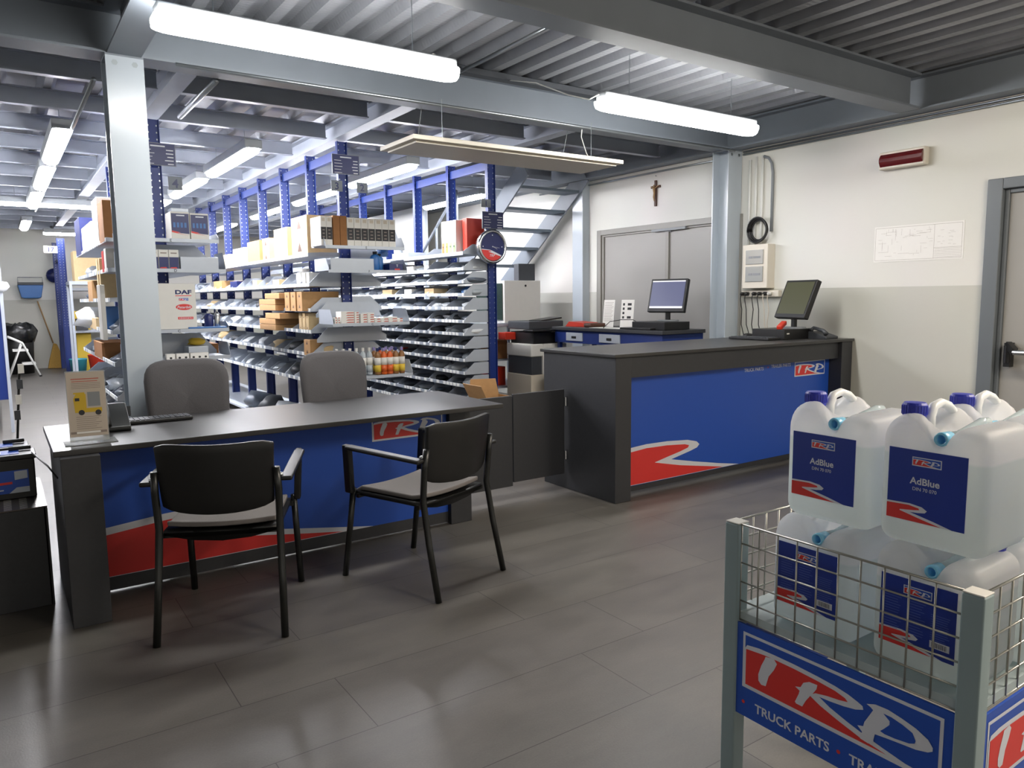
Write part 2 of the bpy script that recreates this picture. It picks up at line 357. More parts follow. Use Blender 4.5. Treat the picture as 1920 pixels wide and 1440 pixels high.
# doors in the right wall
def door_one():
    t = bpy.data.objects.new('door_1', None); COL.objects.link(t); t.location = (WX, 2, 0); struct(t)
    f = MB(); f.box(WX-.03, WX+.15, 2.46, 2.56, 0, 2.15).box(WX-.03, WX+.15, 1.4, 1.47, 0, 2.15).box(WX-.03, WX+.15, 1.47, 2.46, 2.075, 2.15)
    f.box(WX+.01, WX+.06, 2.43, 2.46, 0, 2.075).box(WX+.01, WX+.06, 1.47, 2.43, 2.045, 2.075)
    f.build('door_frame', 'door_frame', t, bevel=.006)
    MB().box(WX+.03, WX+.09, 1.47, 2.43, .01, 2.045).build('door_leaf', 'door_leaf', t, bevel=.003)
    pb = MB(); pb.m('black_plastic').box(WX-.035, WX+.03, 2.345, 2.385, .83, 1.0).bar((WX-.02, 2.365, .985), (WX-.10, 2.29, .945), .035, .05)
    pb.tube([(WX-.03, 2.365, .86), (WX-.03, 2.365, .98)], .022, 12)
    pb.m('chrome').tube([(WX-.10, 2.30, .94), (WX-.10, 1.5, .94)], .019, 14)
    pb.build('panic_bar', None, t, smooth=False)
    return t
door_one()
def door_two():
    t = bpy.data.objects.new('door_2', None); COL.objects.link(t); t.location = (WX, 5.74, 0); struct(t)
    f = MB(); f.box(WX-.02, WX+.12, 6.71, 6.78, 0, 2.12).box(WX-.02, WX+.12, 4.70, 4.77, 0, 2.12).box(WX-.02, WX+.12, 4.77, 6.71, 2.06, 2.12)
    f.box(WX+.0, WX+.05, 6.68, 6.71, 0, 2.06).box(WX+.0, WX+.05, 4.77, 6.68, 2.04, 2.06)
    f.build('door_frame', 'door_frame_pale', t, bevel=.004)
    MB().box(WX+.02, WX+.08, 5.69, 6.68, .01, 2.04).build('door_leaf', 'door_leaf', t)
    MB().box(WX+.02, WX+.08, 4.77, 5.67, .01, 2.04).build('door_leaf', 'door_leaf', t)
    MB().box(WX+.0, WX+.022, 5.655, 5.70, .01, 2.04).build('door_astragal', 'door_frame_pale', t)
    c = MB(); c.box(WX-.03, WX, 5.40, 5.88, 2.035, 2.06).bar((WX-.02, 5.88, 2.05), (WX-.0, 5.62, 2.03), .012, .012); c.build('door_closer', 'mid_grey', t)
    return t
door_two()

# ======================= steel frame =======================
def ibeam(mb, p0, p1, h, w, tf=.014, tw=.01):   # p0/p1: bottom centre ends
    p0, p1 = Vector(p0), Vector(p1); z = Vector((0, 0, 1))
    mb.bar(p0+z*tf/2, p1+z*tf/2, w, tf); mb.bar(p0+z*(h-tf/2), p1+z*(h-tf/2), w, tf); mb.bar(p0+z*h/2, p1+z*h/2, tw, h-2*tf)
def beam(name, p0, p1, h, w, label, cat='beam', group=None, mt='beam_grey'):
    mb = MB(); ibeam(mb, p0, p1, h, w); return tag(mb.build(name, mt), label, cat, group)
beam('steel_beam', (-5, 3.06, 2.7), (5.7, 3.06, 2.7), .25, .17, 'grey steel beam crossing the ceiling nearest the camera, in front of the lamps')
beam('steel_beam', (-5, 4.815, 2.7), (5.9, 4.815, 2.7), .25, .19, 'grey steel beam resting on the two columns, behind the big fluorescent lamps')
beam('steel_beam', (.685, -3, 2.7), (.685, 2.97, 2.7), .25, .17, 'short grey cross beam overhead, this side of the near ceiling beam')
beam('steel_beam', (.685, 3.15, 2.7), (.685, 4.72, 2.7), .25, .17, 'short grey cross beam ending on top of the column behind the desk')
beam('steel_beam', (5.79, -3, 2.7), (5.79, BY, 2.7), .25, .16, 'long grey steel beam running along the top of the right wall')
for i, gx in enumerate((-.42, 1.07, 2.58, 4.08)):
    beam('steel_girder', (gx, 4.92, 2.735), (gx, BY, 2.735), .15, .12, 'grey girder over the ' + ['rack at the far left edge', 'rack behind the column with the box of logos', 'middle rack with the row of dark bottle boxes', 'bin rack that carries the wall clock'][i], 'girder', None, 'purlin_grey')
for k in range(14):
    y = 5.62+.9*k; mb = MB()
    for x0, x1 in ((-5, -.5), (-.35, 1.0), (1.14, 2.51), (2.65, 4.01), (4.15, 5.70)):
        ibeam(mb, (x0, y, 2.76), (x1, y, 2.76), .125, .06, .008, .008)
    tag(mb.build('ceiling_purlin', 'purlin_grey'), '%s grey ceiling purlin back from the column line over the racks' % ORD[k+1], 'purlin', 'ceiling purlins over the racks')
# columns
def column(x0, y0, label):
    t = thing('steel_column', label, 'column', (x0+.095, y0+.095, 0))
    mb = MB(); w = .19
    mb.box(x0, x0+w, y0, y0+.012, .012, 2.69).box(x0, x0+w, y0+w-.012, y0+w, .012, 2.69).box(x0+w/2-.006, x0+w/2+.006, y0+.012, y0+w-.012, .012, 2.69)
    mb.build('profile', 'column_grey', t)
    MB().box(x0-.05, x0+w+.05, y0-.05, y0+w+.05, 0, .012).build('base_plate', 'beam_grey', t)
    MB().box(x0, x0+w, y0, y0+w, 2.69, 2.7).build('top_plate', 'beam_grey', t)
    b = MB()
    for bx in (.045, .145): b.lathe([(.016, 0), (.016, .012), (.006, .013), (.006, .02)], (x0+bx, y0-.001, 2.655), 6, 'y')
    b.build('bolts', 'zinc', t)
    return t
column(.59, 4.72, 'light grey steel column standing behind the left end of the desk')
column(5.70, 4.72, 'light grey steel column against the right wall, beside the double door')
tag(MB().box(5.79, 5.9, 6.93, 7.12, 0, 2.7).build('wall_pillar', 'column_grey', bevel=.004), 'slim grey post against the wall between the stairs and the double door', 'post')

# ======================= lamps =======================
def lamp(cx, cy, cz, L, along, label, group, w=.15, mt='aisle_diffuser'):
    t = thing('fluorescent_lamp', label, 'lamp', (cx, cy, cz), group)
    d = Vector((1, 0, 0)) if along == 'x' else Vector((0, 1, 0)); n = Vector((-d.y, d.x, 0))
    hz, hh = (.055, .05) if cy < 5 else (.042, .078)
    h = MB(); h.bar(Vector((cx, cy, cz+hz))-d*L/2*(.985 if cy < 5 else 1.004), Vector((cx, cy, cz+hz))+d*L/2*(.985 if cy < 5 else 1.004), w*(.6 if cy < 5 else 1.05), hh); h.build('housing', 'grey_plastic', t, bevel=.012)
    D = MB(); prof = [(-.5, .03), (-.5, .012), (-.38, -.022), (-.2, -.036), (0, -.04), (.2, -.036), (.38, -.022), (.5, .012), (.5, .03)]
    rings = []
    for s, k in ((-L/2, .62), (-L/2+.015, .8), (-L/2+.05, .96), (-L/2+.1, 1), (L/2-.1, 1), (L/2-.05, .96), (L/2-.015, .8), (L/2, .62)):
        rings.append([D.bm.verts.new(Vector((cx, cy, cz))+d*s+n*(a*w*k)+Vector((0, 0, b*(.4+.6*k)))) for a, b in prof])
    for A, B in zip(rings, rings[1:]):
        for q in range(len(prof)): D._face([A[q], A[(q+1) % len(prof)], B[(q+1) % len(prof)], B[q]])
    D._face(rings[0][::-1]); D._face(rings[-1])
    D.build('diffuser', mt, t, smooth=False)
    for s in (-.33, .33):
        p = Vector((cx, cy, cz+.08))+d*L*s; MB().tube([p, (p.x, p.y, 2.955 if cy < 5 else 2.89)], .003, 6).build('hanger', 'zinc', t)
    return t
lamp(1.45, 3.78, 2.6, 1.56, 'x', 'big bright fluorescent lamp hanging above the desk', None, .16, 'lamp_diffuser')
lamp(4.11, 3.82, 2.6, 1.56, 'x', 'bright fluorescent lamp hanging above the tall counter', None, .16, 'lamp_diffuser')
lamp(2.75, -.5, 2.6, 1.5, 'y', 'added fill lamp near the camera, out of view beyond the right front basket', None, .15, 'fill_diffuser')  # unseen lamp added to stand in for light from the right
lamp(4.5, .1, 2.6, 1.5, 'y', 'added fill lamp by the right wall, outside the right picture edge', None, .15, 'fill_diffuser')  # second unseen lamp, added to brighten the counter front
names = {.5: 'aisle left of the column', 1.86: 'aisle between the column and the middle rack', 3.33: 'aisle between the middle rack and the bin rack'}
for ax in (.5, 1.86, 3.33):
    for k, y in enumerate((7.2, 9.05, 11.0, 13.6)):
        if ax == .5 and k == 3: y = 14.6
        lamp(ax, y, 2.6, 1.5, 'y', '%s fluorescent lamp over the %s' % (['nearest', 'second', 'third', 'farthest'][k], names[ax]), 'lamps along the aisles', .14, 'aisle_diffuser' if y < 10.5 else 'far_diffuser')
lamp(.72, 11.6, 2.62, 1.25, 'x', 'fluorescent lamp hung crosswise over the left aisle, far back', None, .14, 'far_diffuser')
lamp(1.45, 16.3, 2.62, 1.25, 'x', 'farthest fluorescent lamp, crosswise in front of the back wall', None, .13, 'far_diffuser')
for k, y in enumerate((8.6, 12.5, 16)):
    lamp(5.0, y, 2.6, 1.5, 'y', 'added fill lamp behind the stairs, %s from the front' % ORD[k+1], 'added lamps behind the stairs', .14, 'far_diffuser')  # lamps added to light the wall behind the bin rack
for k, x in enumerate((-1.9, -3.6)):
    lamp(x, 8.5, 2.6, 1.5, 'y', 'added unseen lamp beyond the left picture edge, %s out' % ORD[k+1], 'added lamps at the far left', .14)  # both lamps are added outside the view
# little warm spot at the top right corner
t = thing('ceiling_spotlight', 'small warm lit spotlight under the metal ceiling, top right corner', 'spotlight', (3.6, 1.65, 2.85))
MB().lathe([(.03, .1), (.035, .03), (.05, 0), (.055, -.03), (.045, -.03)], (3.6, 1.65, 2.85), 16).build('shade', 'mid_grey', t, smooth=True)
MB().lathe([(.01, .0), (.042, -.005), (.046, -.026), (.01, -.04)], (3.6, 1.65, 2.85), 16).build('bulb', mat('warm_bulb', '#ffffff', emit='#ffc27a', estr=14), t, smooth=True)

# radiant panel hanging on wires
t = thing('radiant_panel', 'long flat white radiant heating panel hanging on thin wires', 'heater', (3.27, 4.8, 2.4))
MB().box(2.34, 4.2, 4.52, 5.04, 2.4, 2.43).build('plate', 'panel_white', t, bevel=.004)
MB().box(2.38, 4.16, 4.56, 5.0, 2.385, 2.4).build('emitter', 'panel_white', t, bevel=.003)
MB().box(4.0, 4.09, 4.7, 4.8, 2.43, 2.46).build('junction_box', 'panel_white', t, bevel=.004)
hg = MB()
for x in (2.6, 3.93):
    for y in (4.6, 4.98): hg.tube([(x, y, 2.43), (x, y if y < 4.7 else 4.89, 2.70)], .0025, 5)
hg.build('wires', 'zinc', t)
MB().tube([(4.04, 4.75, 2.46), (3.98, 4.72, 2.50), (3.88, 4.66, 2.60), (3.87, 4.64, 2.65)], .004, 6).build('cable', 'white_paint', t)

# conduits and trays
def pipe(name, pts, r, mt, label, cat='pipe', group=None, n=8): return tag(MB().tube(pts, r, n).build(name, mt, smooth=True), label, cat, group)
pipe('conduit', [(.93, 4.64, 2.67), (5.69, 4.64, 2.67)], .011, 'zinc', 'thin metal conduit running under the beam from column to column', 'conduit')
pipe('conduit', [(.56, 5.0, 2.62), (.56, 12.5, 2.62)], .014, 'zinc', 'metal conduit running back along the aisle left of the column', 'conduit')
pipe('conduit', [(1.22, 4.95, 2.70), (1.22, 6.05, 2.70)], .02, 'zinc', 'paired metal pipe between the column top and the storage signboard', 'conduit')
pipe('conduit', [(2.75, 3.17, 2.91), (2.77, 4.66, 2.91)], .012, 'zinc', 'metal conduit on the ribbed ceiling between the two big lamps', 'conduit')
pipe('conduit', [(5.885, -2.9, 2.685), (5.885, 4.70, 2.685)], .010, 'zinc', 'upper metal conduit along the top of the right wall', 'conduit', 'conduits on the right wall')
pipe('conduit', [(5.885, -2.9, 2.66), (5.885, 4.70, 2.66)], .010, 'zinc', 'lower metal conduit along the top of the right wall', 'conduit', 'conduits on the right wall')
pipe('conduit', [(5.885, 4.95, 2.66), (5.885, 7.9, 2.66)], .010, 'zinc', 'metal conduit above the double door towards the stairs', 'conduit')
mb = MB(); mb.box(.9, 5.65, 4.58, 4.66, 2.90, 2.905).box(.9, 5.65, 4.58, 4.585, 2.905, 2.94).box(.9, 5.65, 4.655, 4.66, 2.905, 2.94)
tag(mb.build('cable_tray', 'dark_grey'), 'dark cable tray under the ceiling in front of the column beam', 'cable tray')
pipe('lamp_cable', [(2.23, 3.78, 2.66), (2.26, 3.80, 2.62), (2.30, 3.86, 2.62), (2.34, 4.0, 2.72), (2.38, 4.3, 2.88), (2.4, 4.6, 2.905)], .004, 'white_paint', 'thin white cable looping from the right end of the desk lamp', 'cable')
pipe('lamp_cable', [(3.33, 3.82, 2.66), (3.28, 3.86, 2.63), (3.22, 4.0, 2.68), (3.18, 4.3, 2.82), (3.16, 4.6, 2.905)], .004, 'white_paint', 'thin cable looping from the left end of the counter lamp', 'cable')
# vertical pipes by the column, with the electrical panel, sockets and coil
for k, (y, z1) in enumerate(((4.62, 2.6), (4.55, 2.62), (4.48, 2.62))):
    pipe('conduit', [(5.885, y, 1.82), (5.885, y, z1)], .012, 'white_paint', 'pale vertical conduit above the electrical panel, %s from the column' % ORD[k+1], 'conduit', 'conduits above the electrical panel')
pipe('conduit', [(5.885, 4.37, 1.93), (5.885, 4.37, 2.45), (5.885, 4.385, 2.54), (5.885, 4.42, 2.59), (5.885, 4.47, 2.61)], .013, 'mid_grey', 'grey conduit bent over at its top, right of the electrical panel', 'conduit')
def epanel():
    t = thing('electrical_panel', 'pale electrical panel with two clear doors on the wall by the column', 'electrical panel', (5.84, 4.46, 1.42))
    MB().box(5.79, 5.9, 4.33, 4.607, 1.415, 1.815).build('housing', 'panel_white', t, bevel=.006)
    for z0, z1 in ((1.475, 1.615), (1.635, 1.765)):
        d = MB().box(5.78, 5.79, 4.375, 4.565, z0, z1).build('breaker_door', mat('smoke', '#a6a8a6', .15, coat=.5), t, bevel=.003)
        s = MB()
        zz = (z0+z1)/2; s.box(5.778, 5.78, 4.40, 4.48, zz-.012, zz+.008).box(5.778, 5.78, 4.49, 4.53, zz-.012, zz+.008); s.build('breaker_row', 'mid_grey', t)
epanel()
def sockets():
    t = thing('socket_strip', 'white row of wall sockets full of black plugs under the electrical panel', 'sockets', (5.87, 4.45, 1.34))
    MB().box(5.85, 5.9, 4.25, 4.66, 1.335, 1.395).build('housing', 'panel_white', t, bevel=.005)
    for k, y in enumerate((4.63, 4.58, 4.50, 4.44, 4.38, 4.33)):
        MB().lathe([(.017, .0), (.018, -.03), (.01, -.045)], (5.85, y, 1.365), 10, 'x').build('plug', 'black_plastic' if k < 5 else 'white_box', t, smooth=True)
    rnd = random.Random(4)
    for k, y in enumerate((4.63, 4.58, 4.50, 4.44, 4.38, 4.33)):
        e = y+rnd.uniform(-.09, .05); q = min(e, 4.6)
        MB().tube([(5.81, y, 1.365), (5.80, y, 1.32), (5.80, y-.02, 1.22), (5.81, (y+q)/2+.02, 1.08), (5.82, q, .9), (5.83, q-.05, .72)], .0045, 6).build('cord', 'black_plastic' if k < 4 else 'beige', t, smooth=True)
sockets()
mb = MB(); rnd = random.Random(2)
for k in range(7):
    R = .097+rnd.uniform(-.014, .014); cx = 5.86-rnd.uniform(0, .035)
    mb.tube([(cx, 4.485+math.cos(a)*R*.95, 1.835+.112+math.sin(a)*(R+.005)) for a in [2*PI*i/26 for i in range(27)]], .008, 6)
tag(mb.build('cable_coil', 'black_plastic', smooth=True), 'black coil of cable standing on top of the electrical panel', 'cable coil')
# things on the right wall
t = thing('emergency_lamp', 'red-lensed emergency light box on the right wall above the plan', 'emergency lamp', (5.87, 3.17, 2.32))
MB().box(5.83, 5.9, 2.99, 3.35, 2.32, 2.455).build('housing', 'panel_white', t, bevel=.012)
mb = MB(); pr = [(5.835-.03*math.sin(PI*i/8), 2.335+.105*i/8) for i in range(9)]
mb.prism([(a, b) for a, b in pr], lambda u, v, h: Vector((u, h, v)), 3.005, 3.335); mb.build('lens', 'red_glass', t)
def plan():
    mb = MB(); x = 5.897
    fm = plane_map((x, 3.393, 1.606), (0, -1, 0), (0, 0, 1))
    fm2 = lambda u, v, h=0: Vector((x-.0005-h, 3.393-u, 1.606+v))
    mb.m('paper').box(x, 5.9, 2.71, 3.393, 1.606, 1.884)
    mb.m('text_grey')
    def ln(u0, v0, u1, v1, w=.0016):
        d = Vector((u1-u0, v1-v0)).normalized(); n = Vector((-d.y, d.x))*w/2
        mb.poly([(u0+n.x, v0+n.y), (u1+n.x, v1+n.y), (u1-n.x, v1-n.y), (u0-n.x, v0-n.y)], fm2)
    for v in (.012, .265): ln(.01, v, .67, v)
    for u in (.01, .47, .67): ln(u, .012, u, .265)
    ln(.47, .09, .67, .09)
    for k in range(6): ln(.475, .02+.012*k, .665, .02+.012*k, .0012)
    rnd = random.Random(5)
    for k in range(46):
        u = rnd.uniform(.03, .44); v = rnd.uniform(.03, .24)
        if rnd.random() < .5: ln(u, v, min(u+rnd.uniform(.01, .09), .46), v, .001)
        else: ln(u, v, u, min(v+rnd.uniform(.01, .06), .255), .001)
    for k in range(14):
        u = rnd.uniform(.49, .62); v = rnd.uniform(.11, .25); ln(u, v, u+rnd.uniform(.01, .04), v, .001)
    o = mb.build('floor_plan', None); return tag(o, 'printed evacuation floor plan taped to the right wall', 'plan')
plan()
def crucifix():
    t = thing('crucifix', 'small dark wooden crucifix on the wall above the double door', 'crucifix', (5.89, 5.84, 2.3))
    mb = MB(); mb.box(5.88, 5.898, 5.825, 5.853, 2.305, 2.575).box(5.88, 5.898, 5.77, 5.905, 2.495, 2.52); mb.build('cross', 'brown', t, bevel=.003)
    f = MB(); f.tube([(5.87, 5.839, 2.36), (5.862, 5.84, 2.40), (5.866, 5.837, 2.44), (5.862, 5.839, 2.485), (5.866, 5.84, 2.50)], [.006, .009, .010, .014, .008], 8)
    f.tube([(5.872, 5.785, 2.515), (5.865, 5.81, 2.50), (5.864, 5.839, 2.488), (5.865, 5.865, 2.50), (5.872, 5.892, 2.515)], .005, 6)
    f.lathe([(.002, -.012), (.009, -.006), (.010, .004), (.002, .013)], (5.862, 5.839, 2.515), 8)
    f.build('corpus', 'wood', t, smooth=True)
    MB().tube([(5.897, 5.84, 2.62), (5.885, 5.84, 2.625)], .004, 6).build('nail', 'mid_grey', t)
crucifix()
# ======================= desk =======================
def desk():
    t = thing('reception_desk', 'low black reception desk with a blue and red front panel', 'desk', (1.25, 3.95, 0))
    MB().box(.15, 2.37, 3.545, 4.32, .725, .75).build('desk_top', 'desk_top', t, bevel=.003)
    MB().box(.17, .315, 3.50, 4.28, 0, .725).build('side_panel', 'black_laminate', t, bevel=.003)
    MB().box(2.17, 2.315, 3.825, 4.28, 0, .725).build('side_panel', 'black_laminate', t, bevel=.003)
    MB().box(.315, 2.17, 3.86, 3.885, .010, .725).build('modesty_panel', 'black_laminate', t)
    fm = lambda u, v, h=0: Vector((u, 3.858-h, v))
    mb = MB(); mb.m('blue_sign').box(.317, 2.168, 3.858, 3.86, .075, .70)
    outer = [(.317, .31), (.6, .338), (.78, .345), (.93, .34), (1.0, .325), (1.03, .30), (.98, .27), (.85, .235), (.79, .215), (1.1, .165), (1.45, .11), (1.68, .075), (.317, .075)]
    red = [(.317, .275), (.6, .305), (.78, .313), (.9, .308), (.93, .295), (.9, .275), (.78, .235), (.66, .205), (1.0, .15), (1.3, .105), (1.5, .078), (.317, .078)]
    swoosh(mb, fm, outer, None, red, .0008)
    emblem(mb, fm, 1.695, .565, .44, .125, .0007)
    mb.build('graphic', None, t)
desk()
# half-height swing gate between desk and counter
t = thing('swing_gate', 'black two-leaf swing gate hinged to the side of the tall counter', 'gate', (2.9, 4.07, .09))
MB().box(2.80, 3.235, 4.07, 4.09, .115, .715).build('leaf', 'black_laminate', t, bevel=.002)
MB().box(2.32, 2.795, 4.075, 4.095, .09, .705).build('leaf', 'black_laminate', t, bevel=.002)
for z in (.22, .60):
    mb = MB().tube([(3.238, 4.062, z), (3.238, 4.062, z+.06)], .009, 8).box(3.24, 3.262, 4.06, 4.064, z-.005, z+.065)
    mb.build('hinge', 'chrome', t)

# ======================= tall counter =======================
def counter():
    t = thing('tall_counter', 'tall black counter with blue panel, red swoosh and lettering', 'counter', (4.57, 3.95, 0))
    H = .985
    top = MB(); top.prism([(3.24, 3.555), (5.893, 3.525), (5.893, 4.36), (3.24, 4.36)], lambda u, v, h: Vector((u, v, h)), H-.022, H); top.build('counter_top', 'desk_top', t, bevel=.003)
    MB().box(3.26, 3.40, 3.57, 4.34, 0, H-.022).build('side_panel', 'black_laminate', t, bevel=.003)
    MB().box(5.74, 5.89, 3.54, 4.34, 0, H-.022).build('side_panel', 'black_laminate', t, bevel=.003)
    MB().box(3.40, 5.74, 3.575, 3.62, H-.16, H-.022).build('fascia', 'black_laminate', t)
    MB().box(3.40, 5.74, 3.66, 3.68, .03, H-.16).build('front_panel', 'black_laminate', t)
    MB().box(3.40, 5.74, 4.30, 4.32, .5, .52).build('rear_shelf', 'black_laminate', t)
    g = MB(); g.m('blue_sign').box(3.402, 5.738, 3.652, 3.66, .07, H-.155)
    fm = lambda u, v, h=0: Vector((u, 3.6515-h, v))
    k = 1.02
    outer = [(3.402, .332), (3.62, .344), (3.82, .341), (4.03, .326), (4.125, .304), (4.155, .28), (4.13, .259), (4.063, .243), (3.953, .222), (3.865, .206), (4.10, .159), (4.40, .104), (4.60, .073), (3.402, .073)]
    red = [(3.402, .300), (3.62, .316), (3.82, .312), (4.0, .298), (4.046, .286), (4.035, .27), (3.953, .251), (3.82, .228), (3.70, .205), (3.955, .151), (4.238, .105), (4.42, .076), (3.402, .076)]
    swoosh(g, fm, outer, None, red, .0008)
    emblem(g, fm, 5.27, .70, .40, .11, .0008)
    g.m('white_sign').text('TRUCK PARTS', fm, .036, 4.64, .775, .0008, .01).text('TRAILER PARTS', fm, .036, 4.965, .785, .0008, .01)
    g.m('red_sign').poly([(4.925+.006*math.cos(a), .793+.006*math.sin(a)) for a in [PI*i/5 for i in range(10)]], fm, .0008)
    g.build('graphic', None, t)
counter()

# ======================= visitor armchairs =======================
def armchair(label):
    t = thing('visitor_chair', label, 'chair', (0, 0, 0), None)
    hw = .225
    s = MB(); N = 9; rings = []
    # seat pad: gently dished, waterfall front
    for iy in range(N):
        v = iy/(N-1); y = -.20+v*.44; row = []
        for ix in range(N):
            u = ix/(N-1)*2-1
            w = hw-.012 if v < .85 else (hw-.012)*(1-(v-.85)*.25)
            z = .462-.022*(1-u*u)*(1-abs(v-.45))+(.012 if v < .1 else 0)-(.03*((v-.85)/.15)**2 if v > .85 else 0)
            row.append(s.bm.verts.new((u*w, y, z)))
        rings.append(row)
    for A, B in zip(rings, rings[1:]):
        for q in range(N-1): s._face([A[q], A[q+1], B[q+1], B[q]])
    low = bmesh.ops.extrude_face_region(s.bm, geom=s.bm.faces[:])
    bmesh.ops.translate(s.bm, vec=(0, 0, -.022), verts=[g for g in low['geom'] if isinstance(g, bmesh.types.BMVert)])
    s.build('seat', 'chair_fabric', t, smooth=True, local=True, bevel=.006)
    sh = MB(); rings = []
    for iy in range(7):
        v = iy/6; y = -.21+v*.43
        rings.append([sh.bm.verts.new((u*hw, y, .436-.026*(1-u*u)*(1-abs(v-.45))+dz)) for u, dz in ((-1, 0), (-.5, 0), (0, 0), (.5, 0), (1, 0), (1, -.02), (.5, -.035), (0, -.04), (-.5, -.035), (-1, -.02))])
    for A, B in zip(rings, rings[1:]):
        for q in range(10): sh._face([A[q], A[(q+1) % 10], B[(q+1) % 10], B[q]])
    sh._face(rings[0]); sh._face(rings[-1]); sh.build('seat_shell', 'black_plastic', t, smooth=True, local=True)
    # backrest: curved shell, wider than tall
    b = MB(); NX, NZ = 13, 7; front = []; back = []
    for iz in range(NZ):
        v = iz/(NZ-1); row = []; rb = []
        for ix in range(NX):
            u = ix/(NX-1)*2-1; z = .530+v*.280-(.012*(1-u*u) if iz == NZ-1 else 0)-(0.02*(1-u*u) if iz == 0 else 0)
            w = .215+.012*v
            y = -.225-.055*v-.045*(1-u*u)+(.02*v*v)
            cz = .0 if 0 < iz < NZ-1 else (-.018 if iz == NZ-1 else .012)*(abs(u)**8)
            row.append(b.bm.verts.new((u*w, y+.012, z+cz))); rb.append(b.bm.verts.new((u*w, y-.010, z+cz)))
        front.append(row); back.append(rb)
    for G, fl in ((front, 1), (back, 0)):
        for A, B in zip(G, G[1:]):
            for q in range(NX-1): b._face([A[q], A[q+1], B[q+1], B[q]])
    for q in range(NX-1):
        b._face([front[0][q], front[0][q+1], back[0][q+1], back[0][q]]); b._face([front[-1][q], front[-1][q+1], back[-1][q+1], back[-1][q]])
    for q in range(NZ-1):
        b._face([front[q][0], front[q+1][0], back[q+1][0], back[q][0]]); b._face([front[q][-1], front[q+1][-1], back[q+1][-1], back[q][-1]])
    b.build('backrest', 'black_plastic', t, smooth=True, local=True, bevel=.005)
    for sx in (-1, 1):
        MB().tube([(sx*.245, -.325, 0), (sx*.238, -.27, .25), (sx*.233, -.235, .45), (sx*.236, -.25, .60), (sx*.232, -.262, .69)], .0150, 10).build('leg', 'black_metal', t, smooth=True, local=True)
        MB().tube([(sx*.245, .285, 0), (sx*.240, .245, .25), (sx*.236, .215, .45)], .0150, 10).build('leg', 'black_metal', t, smooth=True, local=True)
        a = MB(); a.bar((sx*.268, -.26, .640), (sx*.272, .205, .658), .048, .02); a.bar((sx*.268, .215, .668), (sx*.252, .222, .43), .03, .045, (0, 1, 0))
        a.build('armrest', 'black_plastic', t, local=True, bevel=.007)
        MB().tube([(sx*.225, .225, .44), (sx*.262, .225, .44)], .009, 8).tube([(sx*.225, -.245, .655), (sx*.255, -.245, .655)], .009, 8).build('bolt', 'chrome', t, smooth=True, local=True)
    MB().bar((-.235, .19, .415), (.235, .19, .415), .02).bar((-.235, -.2, .415), (.235, -.2, .415), .02).build('cross_rail', 'black_metal', t, local=True)
    return t
ch = armchair('black armchair with grey seat in front of the desk, nearer its left end')
c2 = dup(ch, (1.66, 3.235, 0), math.radians(20), 'black armchair with grey seat turned aside, before the right half of the desk')
ch.location = (.785, 3.315, 0); ch.rotation_euler = (0, 0, math.radians(-24.8)); ch['group'] = c2['group'] = 'armchairs in front of the desk'

# ======================= office chairs behind the desk =======================
def office_chair(label):
    t = thing('office_chair', label, 'chair', (0, 0, 0), 'office chairs behind the desk')
    def pad(w, d, h, M, nm, mt, k=4):
        mb = MB(); n = 28; L = []
        for s, z in ((.0, -.5), (.82, -.5), (.96, -.36), (1, 0), (.96, .36), (.82, .5), (0, .5)):
            ring = []
            for i in range(n):
                a = 2*PI*i/n; c, q = math.cos(a), math.sin(a)
                x = abs(c)**(2/k)*(1 if c > 0 else -1); y = abs(q)**(2/k)*(1 if q > 0 else -1)
                ring.append(mb.bm.verts.new(M @ Vector((x*w/2*max(s, .01), y*d/2*max(s, .01), z*h))))
            L.append(ring)
        for A, B in zip(L, L[1:]):
            for i in range(n): mb._face([A[i], A[(i+1) % n], B[(i+1) % n], B[i]])
        return mb.build(nm, mt, t, smooth=True, local=True)
    pad(.50, .48, .08, Matrix.Translation((0, 0, .47)), 'seat', 'fabric_grey')
    M = Matrix.Translation((0, .22, .80)) @ Matrix.Rotation(math.radians(-96), 4, 'X')
    o = pad(.455, .46, .065, M, 'backrest', 'fabric_grey', 4.2)
    for v in o.data.vertices:  # taper towards the bottom, curve around the sitter
        k = (v.co.z-.8)/.23; v.co.x *= 1+.05*k-.02; v.co.y -= .035*(v.co.x/.22)**2
    MB().tube([(0, .29, .7), (0, .27, .5), (0, .1, .41), (0, 0, .41)], .02, 8).build('back_support', 'black_plastic', t, smooth=True, local=True)
    MB().tube([(0, 0, .09), (0, 0, .43)], .025, 12).build('gas_column', 'black_metal', t, smooth=True, local=True)
    b = MB()
    for k in range(5):
        a = 2*PI*k/5; b.bar((0, 0, .10), (.29*math.cos(a), .29*math.sin(a), .065), .04, .03)
    b.build('star_base', 'black_plastic', t, local=True, bevel=.006)
    for k in range(5):
        a = 2*PI*k/5; MB().lathe([(.026, -.02), (.028, 0), (.026, .02)], (.29*math.cos(a), .29*math.sin(a), .028), 14, 'x').build('caster', 'black_plastic', t, smooth=True, local=True)
    return t
oc = office_chair('dark grey office chair behind the desk, right next to the steel column')
o2 = dup(oc, (1.765, 4.38, 0), math.radians(3), 'dark grey office chair behind the middle of the desk, away from the column')
oc.location = (.862, 4.37, 0); oc.rotation_euler = (0, 0, math.radians(-4))

